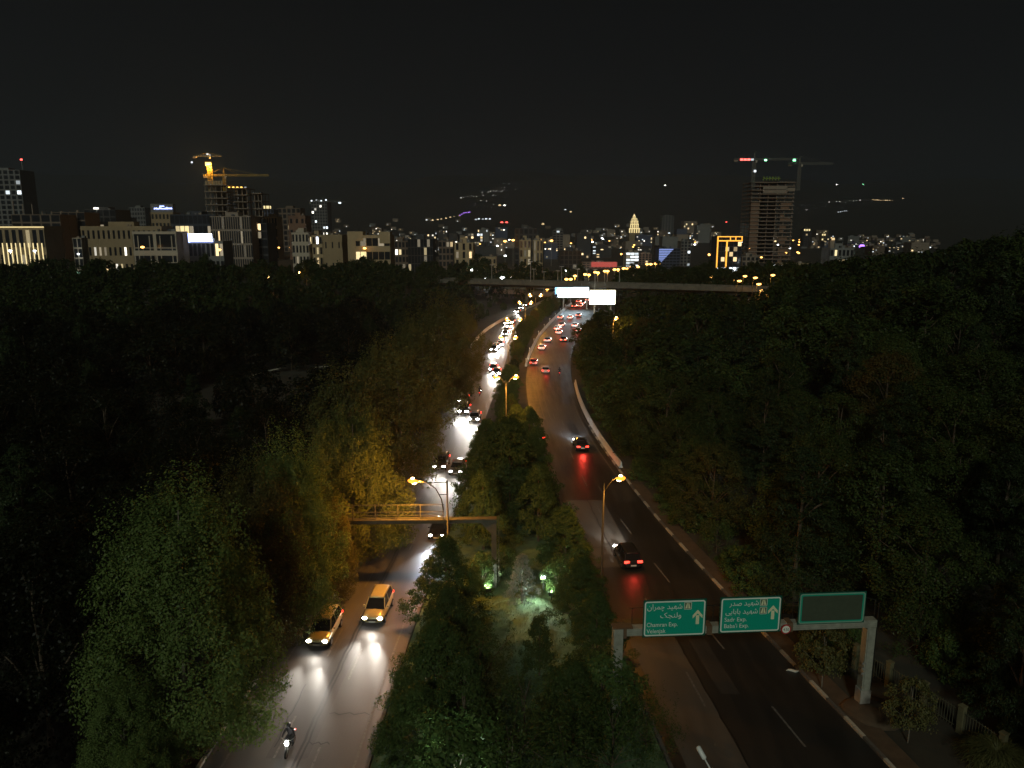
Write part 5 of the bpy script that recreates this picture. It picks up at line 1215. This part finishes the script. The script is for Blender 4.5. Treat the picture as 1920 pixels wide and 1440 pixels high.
# ================================================================== vehicles
def section(y, hw, z0, z1, p=.72, n=14):
    pts = []
    for k in range(n):
        a = 2*math.pi*(k+.5)/n; c, s = math.cos(a), math.sin(a)
        pts.append((hw*math.copysign(abs(c)**p, c), y, (z0+z1)/2+(z1-z0)/2*math.copysign(abs(s)**p, s)))
    return pts
CARM = {}
def car_meshes(kind):
    if kind in CARM: return CARM[kind]
    if kind == 'sedan':
        st = [(-2.22, .62, .42, .80), (-2.15, .78, .30, .93), (-1.7, .85, .22, .99), (-.9, .87, .20, .97), (.3, .87, .20, .95), (1.1, .86, .20, .92), (1.7, .84, .22, .84), (2.1, .76, .28, .74), (2.2, .58, .40, .64)]
        cb = [(-1.75, .70, .97, .06), (-1.05, .72, .62, 1.40), (-.2, .74, .62, 1.46), (.35, .72, .62, 1.41), (1.15, .70, .62, .06)]
        glass = [[(-1.62, .70, .95), (-1.02, .58, 1.38)], ]
        roof = [(-1.1, 1.36), (-.2, 1.445), (.4, 1.385)]; lam = (.70, .62); tl = (.80, -2.17)
        gy = (-1.72, -1.02, .34, 1.12); gz = (.94, 1.39, 1.40, .92)
    else:
        st = [(-2.20, .66, .42, .95), (-2.14, .80, .30, 1.05), (-1.6, .86, .22, 1.06), (-.6, .88, .20, 1.05), (.4, .88, .20, 1.04), (1.1, .87, .20, 1.02), (1.65, .85, .22, .95), (2.05, .78, .28, .84), (2.16, .60, .40, .72)]
        gy = (-2.05, -1.75, .40, 1.15); gz = (1.03, 1.62, 1.66, 1.0); roof = [(-1.8, 1.60), (-.6, 1.70), (.45, 1.645)]; lam = (.74, .70); tl = (.92, -2.15)
    d = {}
    mb = MB(); mb.loft([section(*q) for q in st]); d['body'] = mb
    # glasshouse
    mb = MB(); wb, wt = .78, .60; y0, y1, y2, y3 = gy; z0, z1, z2, z3 = gz
    V = [(-wb, y0, z0), (wb, y0, z0), (wb, y3, z3), (-wb, y3, z3), (-wt, y1, z1), (wt, y1, z1), (wt, y2, z2), (-wt, y2, z2)]
    mb._add(V, [(0, 3, 2, 1), (4, 5, 6, 7), (0, 1, 5, 4), (1, 2, 6, 5), (2, 3, 7, 6), (3, 0, 4, 7)]); d['window'] = mb
    mb = MB(); rings = []
    for yy_, zz in [(roof[0][0]-.02, roof[0][1]), (roof[0][0]+.12, roof[0][1]+.05), roof[1], (roof[2][0]-.12, roof[2][1]+.03), (roof[2][0]+.02, roof[2][1])]:
        rings.append([(-wt-.03, yy_, zz-.02), (-wt*.8, yy_, zz+.05), (0, yy_, zz+.08), (wt*.8, yy_, zz+.05), (wt+.03, yy_, zz-.02), (wt*.8, yy_, zz-.05), (-wt*.8, yy_, zz-.05)])
    mb.loft(rings); d['roof'] = mb
    mb = MB()
    for s in (-1, 1):
        mb.bar((s*wb*1.0, y3-.02, z3), (s*(wt+.02), y2, z2), .06); mb.bar((s*wb, y0+.02, z0), (s*(wt+.02), y1, z1), .07); mb.bar((s*(wb+wb)/2, -.35, (z0+z3)/2), (s*(wt+.02), -.35, z1+.02), .06)
    d['pillar'] = mb
    mb = MB(); mb.tube([(-.1, 0, 0), (-.08, 0, 0), (.08, 0, 0), (.1, 0, 0)], [.27, .32, .32, .27], 18); d['tyre'] = mb
    mb = MB(); mb.tube([(-.105, 0, 0), (.105, 0, 0)], .19, 12); d['rim'] = mb
    d['lam'] = lam; d['tl'] = tl
    CARM[kind] = d; return d
CARP = {}
def car_proto(kind, col, head, tail, spread):
    key = (kind, col, head, tail, spread)
    if key in CARP: return CARP[key]
    d = car_meshes(kind); pm = mat('car_paint_'+col, dict(silver=(.38, .39, .40), white=(.72, .72, .70), black=(.018, .018, .02), grey=(.13, .13, .14), red=(.25, .02, .02), yellow=(.55, .47, .24), blue=(.05, .07, .16))[col], .28, .15, spec=.5, coat=.6)
    pr = {}
    for k, m_ in (('body', pm), ('window', M_GLASS), ('roof', pm), ('pillar', pm)): pr[k] = d[k].mesh('car_'+k, m_, k in ('body', 'roof'))
    pr['tyre'] = d['tyre'].mesh('tyre', M_TYRE, True); pr['rim'] = d['rim'].mesh('rim', M_RIM)
    lz, _ = d['lam']; z, yb = d['tl']
    mb = MB(); mb.loft([section(yy_, w_*spread, -h_*spread, h_*spread, 1, 10) for yy_, w_, h_ in ((-.05, .16, .085), (.04, .17, .09), (.09, .10, .05))]); pr['headlight'] = mb.mesh('headlight', M_HEAD if head == 'n' else M_HEAD_F, True)
    mb = MB(); mb.bx(-.19*spread, .19*spread, -.05, .05, -.08*spread, .08*spread); pr['taillight'] = mb.mesh('taillight', M_TAIL if tail == 'n' else M_TAIL_F)
    mb = MB(); mb.bx(-.26, .26, -.015, .015, -.06, .06); pr['plate'] = mb.mesh('licence_plate', M_PLATE)
    mb = MB(); mb.bx(-.09, .09, -.06, .06, -.06, .06); pr['mirror'] = mb.mesh('mirror', pm)
    mb = MB(); mb.bx(-.42, .42, -.02, .02, -.07, .07); pr['grille'] = mb.mesh('grille', M_BLACK)
    CARP[key] = (d, pr); return CARP[key]
def car(label, pos, a, kind='sedan', col='silver', head='n', tail='n', spread=1.0, beam=0, tailw=0, group=None, beamcol=(1, .93, .82), heads=True, name='car', cat='car', tails=True):
    """forward is +y of the car; a: heading to the right of +y"""
    d, pr = car_proto(kind, col, head, tail, spread)
    t = thing(name, label, cat, pos, -a, group)
    for k in ('body', 'window', 'roof', 'pillar'): ob(k if k != 'window' else 'glasshouse', pr[k], t)
    lz = d['lam'][0]; tz, ty = d['tl']
    for s in (-1, 1):
        for yy_ in (-1.35, 1.38):
            wl_ = ob('wheel', pr['tyre'], t, (s*.80, yy_, .31)); ob('rim', pr['rim'], wl_)
        if heads: ob('headlight', pr['headlight'], t, (s*.60, 2.10, lz-.03))
        if tails: ob('taillight', pr['taillight'], t, (s*.60, ty, tz))
        ob('mirror', pr['mirror'], t, (s*.95, .75, .98 if kind == 'sedan' else 1.08))
    ob('licence_plate', pr['plate'], t, (0, 2.24, .48)); ob('licence_plate', pr['plate'], t, (0, -2.27, .62)); ob('grille', pr['grille'], t, (0, 2.215, .60))
    if beam:
        for s in (-1, 1): lamp_light(t, (s*.60, 2.32, lz), beamcol, beam/2, 'SPOT', (s*.05, 1, -.02), .15, 42, 1.0, 'headlight_beam')
        if pos[1] < 130: lamp_light(t, (0, 2.42, lz), beamcol, beam*.05, 'SPOT', (0, 1, -.22), .3, 125, 1.0, 'headlight_spill')
    if tailw: lamp_light(t, (0, ty-.25, tz), (1, .05, .03), tailw, 'SPOT', (0, -1, -.35), .3, 150, .6, 'taillight_glow')
    return t
def place(u, v, fn1, fn2, oncoming, zz=.7):
    p = G(u, v, zz); a = heading(lambda y: (fn1(y)+fn2(y))/2, p.y); p.z = .0
    return p, a+(math.pi if oncoming else 0)
# near cars, oncoming
def oncoming(u, v, label, **k):
    p, a = place(u, v, XL1, XL2, True); f_ = Vector((math.sin(a), math.cos(a), 0)); p = p-f_*2.1
    return car(label, (p.x, p.y, .02), a, **k)
def away(u, v, label, **k):
    p, a = place(u, v, XR1, XR2, False, .8); f_ = Vector((math.sin(a), math.cos(a), 0)); p = p+f_*2.2
    return car(label, (p.x, p.y, .02), a, **k)
BEAM = 6800
oncoming(698, 1160, 'yellow taxi estate coming towards the camera in the middle lane', kind='wagon', col='yellow', beam=BEAM, cat='taxi', name='taxi', spread=1.15)
oncoming(594, 1203, 'yellow taxi half hidden by the plane tree, ahead of the middle lane taxi', kind='wagon', col='yellow', beam=BEAM*.8, cat='taxi', name='taxi', spread=1.15)
oncoming(818, 1004, 'dark car with cold white headlights passing under the yellow gantry', col='black', beam=BEAM*1.3, beamcol=(.80, .88, 1.0), spread=1.1)
oncoming(823, 875, 'left of the two dark cars above the yellow gantry, headlights on', col='black', kind='wagon', beam=BEAM*.45, spread=1.3)
oncoming(854, 884, 'right of the two dark cars above the yellow gantry, headlights on', col='grey', beam=BEAM*.4, spread=1.3)
oncoming(868, 772, 'dark car leading the glaring group beside the left tree row', col='black', kind='wagon', beam=BEAM*.9, head='f', spread=1.6)
oncoming(888, 786, 'car right of the leading one in the glaring group', col='grey', beam=BEAM*.9, head='f', spread=1.5)
oncoming(866, 752, 'car behind the leading one in the glaring group', col='white', beam=BEAM*.5, head='f', spread=1.6)
for i, (u, v) in enumerate(((930, 700), (924, 692), (930, 650), (937, 646), (926, 655), (948, 620), (955, 612), (951, 606), (957, 604), (946, 626))):
    oncoming(u, v, 'far oncoming car reduced to glaring headlights on the left carriageway', col=random.choice(('black', 'grey', 'white')), head='f', spread=1.7, beam=BEAM*.7, group='far oncoming cars')
for i, (u, v) in enumerate(((977, 577), (968, 584), (984, 572))):
    oncoming(u, v, 'faint car under the overpass on the left carriageway', col='grey', head='n', spread=1.3, beam=BEAM, group='cars under the overpass')
# departing
away(1093, 838, 'dark red lit car braking alone at the right bend', col='black', tail='n', spread=1.15, beam=BEAM*1.7, tailw=260, beamcol=(.72, .84, 1.0))
away(1012, 821, 'car with one tail light showing behind the tall median tree', col='black', beam=BEAM*.5, tailw=40)
away(1188, 1057, 'dark hatchback with red tail lights just above the green signs', col='black', kind='wagon', tail='n', spread=1.25, beam=BEAM*.9, tailw=60)
cr_ = 'silver white grey black white silver'.split()
far = [(1050, 595), (1068, 595), (1084, 591), (1052, 609), (1044, 616), (1047, 623), (1077, 610), (1083, 619), (1026, 638), (1056, 637), (1015, 652), (1000, 680), (1023, 695), (1087, 573), (1076, 574), (1092, 568), (1101, 562), (1084, 565)]
nl = {(1000, 680): 'dark red car beside the end of the curving barrier', (1023, 695): 'white car right of the dark red one at the bend', (1015, 652): 'pale car third from the bend in the left lane', (1026, 638): 'white car fourth from the bend in the left lane', (1056, 637): 'white car level with the fourth one, right lane'}
for i, (u, v) in enumerate(far):
    away(u, v, nl.get((u, v), 'far car with glowing tail lights in the traffic below the billboards'), col='red' if (u, v) == (1000, 680) else cr_[i % 6], tail='f' if v < 660 else 'n', spread=1.1 if v > 660 else 1.25, beam=BEAM*(.9 if v > 600 else .5), tailw=60, group='cars driving away')
# motorcycles with riders
def motorcycle(label, plabel, pos, a, beam, red=False):
    t = thing('motorcycle', label, 'motorcycle', pos, -a, 'motorcycles')
    for yy_ in (-.65, .68):
        mb = MB(); n = 18; rings = []
        for k in range(n+1):
            b = 2*math.pi*k/n; c = Vector((0, math.cos(b)*.26, math.sin(b)*.26)); rings.append([c+Vector((.05*math.cos(q), math.cos(b)*.05*math.sin(q), math.sin(b)*.05*math.sin(q))) for q in np.linspace(0, 2*math.pi, 7)[:-1]])
        mb.loft(rings, cap=False); w_ = mb.build('wheel', M_TYRE, t, (0, yy_, .31), smooth=True); mb = MB(); mb.tube([(-.03, 0, 0), (.03, 0, 0)], .21, 12); mb.build('rim', M_RIM, w_)
    mb = MB(); mb.loft([section(yy_, w_, z0, z1, .9, 10) for yy_, w_, z0, z1 in ((-.2, .10, .42, .72), (.0, .14, .40, .88), (.28, .15, .42, .94), (.45, .09, .5, .86))]); mb.build('tank', M_BLACK, t, smooth=True)
    mb = MB(); mb.loft([section(yy_, w_, z0, z1, .9, 10) for yy_, w_, z0, z1 in ((-.92, .08, .74, .84), (-.6, .13, .68, .82), (-.1, .12, .70, .82))]); mb.build('seat', M_BLACK, t, smooth=True)
    mb = MB(); mb.bar((.07, .68, .31), (.07, .42, .98), .045); mb.bar((-.07, .68, .31), (-.07, .42, .98), .045); mb.build('fork', M_STEEL, t)
    mb = MB(); mb.tube([(-.36, .28, 1.04), (-.2, .42, 1.0), (.2, .42, 1.0), (.36, .28, 1.04)], .018, 6); mb.build('handlebar', M_STEEL, t)
    mb = MB(); mb.tube([(0, .48, .86), (0, .56, .86), (0, .60, .86)], [.10, .13, .10], 12); mb.build('headlight', M_HEAD, t)
    mb = MB(); mb.bx(-.08, .08, -.97, -.92, .72, .80); mb.build('taillight', M_TAIL, t)
    if beam: lamp_light(t, (0, .68, .88), (1, .95, .85), beam, 'SPOT', (0, 1, -.08), .07, 50, 1.0, 'headlight_beam')
    # rider: one skinned figure
    me = bpy.data.meshes.new('rider_body')
    V = [(0, -.25, .90), (0, -.22, 1.15), (0, -.10, 1.40), (0, -.06, 1.50), (0, -.02, 1.62),
         (.20, -.12, 1.38), (.33, .08, 1.16), (.34, .26, 1.08), (-.20, -.12, 1.38), (-.33, .08, 1.16), (-.34, .26, 1.08),
         (.12, -.22, .88), (.24, .18, .84), (.17, -.02, .46), (.17, .12, .40), (-.12, -.22, .88), (-.24, .18, .84), (-.17, -.02, .46), (-.17, .12, .40)]
    E_ = [(0, 1), (1, 2), (2, 3), (3, 4), (2, 5), (5, 6), (6, 7), (2, 8), (8, 9), (9, 10), (0, 11), (11, 12), (12, 13), (13, 14), (0, 15), (15, 16), (16, 17), (17, 18)]
    rad = [.16, .15, .17, .065, .10, .075, .055, .045, .075, .055, .045, .10, .075, .055, .045, .10, .075, .055, .045]
    me.from_pydata(V, E_, []); o = ob('person', me, None, pos, -a); tag(o, plabel, 'person', 'motorcycle riders')
    sm = o.modifiers.new('skin', 'SKIN'); 
    for i, r_ in enumerate(rad): me.skin_vertices[0].data[i].radius = (r_, r_)
    me.skin_vertices[0].data[0].use_root = True
    o.modifiers.new('sub', 'SUBSURF').render_levels = 2; me.materials.append(mat('dark_jacket', (.03, .03, .035), .8))
    mb = MB(); mb.loft([section(yy_, w_, -h_, h_, 1, 12) for yy_, w_, h_ in ((-.15, .05, .06), (-.11, .11, .12), (0, .135, .145), (.10, .11, .12), (.14, .05, .06))]); mb.build('helmet', mat('helmet', (.05, .05, .06), .25), o, (0, 0, 1.68), smooth=True)
    mb = MB(); mb.loft([section(yy_, w_, -h_, h_, 1, 10) for yy_, w_, h_ in ((.09, .10, .06), (.135, .07, .045), (.15, .03, .02))]); mb.build('visor', M_GLASS, o, (0, 0, 1.69), smooth=True)
p, a = place(543, 1388, XL1, XL2, True); motorcycle('motorcycle with single white headlight at the bottom of the oncoming road', 'person in dark clothes and helmet riding the nearest motorcycle', (p.x, p.y, .01), a, 3000)
p, a = place(900, 735, XL1, XL2, False); motorcycle('small motorcycle with red tail light among the oncoming glare', 'person in dark clothes riding the motorcycle in the oncoming glare', (p.x, p.y, .01), a, 0)
p, a = place(1049, 698, XR1, XR2, False); motorcycle('motorcycle in the right lane near the bend, driving away', 'person in dark clothes riding the motorcycle in the right lane', (p.x, p.y, .01), a, 900)

# ================================================================== roadside bits bottom right
fx = [G(1650, 1300, 1.0), G(1690, 1262, 1.0), G(1735, 1300, 1.0), G(1780, 1345, 1.0)]
fe = thing('bar_fence', 'fence of thin bars between stubby posts on the right verge', 'fence')
fp = [(24.3, 49.5), (25.6, 47.3), (26.7, 44.9), (27.7, 42.4), (28.6, 39.8)]
pm_ = MB(); pm_.bx(-.17, .17, -.17, .17, -.3, 1.75); pm_.bx(-.2, .2, -.2, .2, 1.75, 1.85); pmesh = pm_.mesh('fence_post', mat('fence_stone', (.13, .12, .06), .85, var=.25, scale=3))
bar_ = MB(); bar_.bx(-.015, .015, -.015, .015, .1, 1.5); bmesh_ = bar_.mesh('fence_bar', mat('fence_bar_paint', (.08, .08, .05), .6))
for i, (x, y) in enumerate(fp):
    ob('fence_post', pmesh, fe, (x, y, height(x, y)), .4)
    if i:
        x0, y0 = fp[i-1]
        for k in range(1, 14): f_ = k/14; ob('fence_bar', bmesh_, fe, (x0+(x-x0)*f_, y0+(y-y0)*f_, height(x, y)))
        for z in (.25, 1.4): mb = MB(); mb.bar((x0, y0, z+height(x0, y0)), (x, y, z+height(x, y)), .04); mb.build('fence_rail', MATS['fence_bar_paint'], fe)
p = G(1702, 1392); tree('young_tree', p.x, p.y, 'young pale leaved tree with thin trunk before the bar fence', 'tree', None, .88, .9)
p = G(1865, 1440); tree('tussock', p.x, p.y, 'weeping tussock of long pale blades in the bottom right corner', 'shrub', None, 1.15, 1.0)
p = G(1420, 1060, .5); tree('tussock', p.x, p.y, 'weeping pale shrub above the blank sign by the right kerb', 'shrub', None, 1.3, .8)
p = G(1540, 1290); tree('young_tree', p.x, p.y, 'young tree behind the gantry, left of its right column', 'tree', None, .95, .9)
p = G(1500, 1245, 0); tree('shrub', p.x+1.5, p.y+1, 'low shrub beside the kerb behind the gantry', 'shrub', None, .6, 1.1)
rs = random.Random(31); y = 47.0
while y < 150:
    x = XR2(y)+rs.uniform(2.2, 4.6)
    if not (42 < y < 49 and x < 25): tree(rs.choice(('shrub', 'shrub', 'spire_shrub')), x, y, 'low bush of the green fringe along the right kerb', 'shrub', 'bushes along the right kerb', rs.uniform(.45, .95), rs.uniform(.9, 1.4), rnd=rs)
    y += rs.uniform(2.0, 4.2)
for k in range(16):
    y = rs.uniform(38, 52); x = 26.5+(50-y)*.42+rs.uniform(1.2, 7)
    tree(rs.choice(('shrub', 'cone_shrub', 'spire_shrub')), x, y, 'dim bush behind the bar fence at the bottom right', 'shrub', 'bushes behind the bar fence', rs.uniform(.5, 1.0), rs.uniform(1.0, 1.4), rnd=rs)
# litter on the road
p = G(1487, 1259); mb = MB(); rs = random.Random(9); rings = []
for k in range(6): a = k/5; rings.append([(p.x-.5+a, p.y+.12*math.sin(a*7)+.12*math.cos(q)*math.sin(math.pi*(a*.9+.05)), .06+.09*math.sin(q)*math.sin(math.pi*(a*.9+.05))+rs.uniform(0, .03)) for q in np.linspace(0, 2*math.pi, 7)[:-1]])
mb.loft(rings); tag(mb.build('plastic_bag', mat('white_plastic', (.7, .7, .62), .5)), 'crumpled white plastic bag lying by the right kerb', 'plastic bag')

# ================================================================== haze over the town
hz = MB(); hz.bx(-9300, 9300, -50, 10100, -12, 700)
hm = bpy.data.materials.new('haze'); hm.use_nodes = True; hn = hm.node_tree; hn.nodes.clear()
ho = hn.nodes.new('ShaderNodeOutputMaterial'); hv = hn.nodes.new('ShaderNodeVolumePrincipled')
hv.inputs['Color'].default_value = (.64, .73, .82, 1); hv.inputs['Density'].default_value = .00019; hv.inputs['Anisotropy'].default_value = .5
hn.links.new(hv.outputs[0], ho.inputs['Volume'])
o = hz.build('haze', hm); o['kind'] = 'stuff'; o['label'] = 'thin night haze over the town'; o['category'] = 'haze'
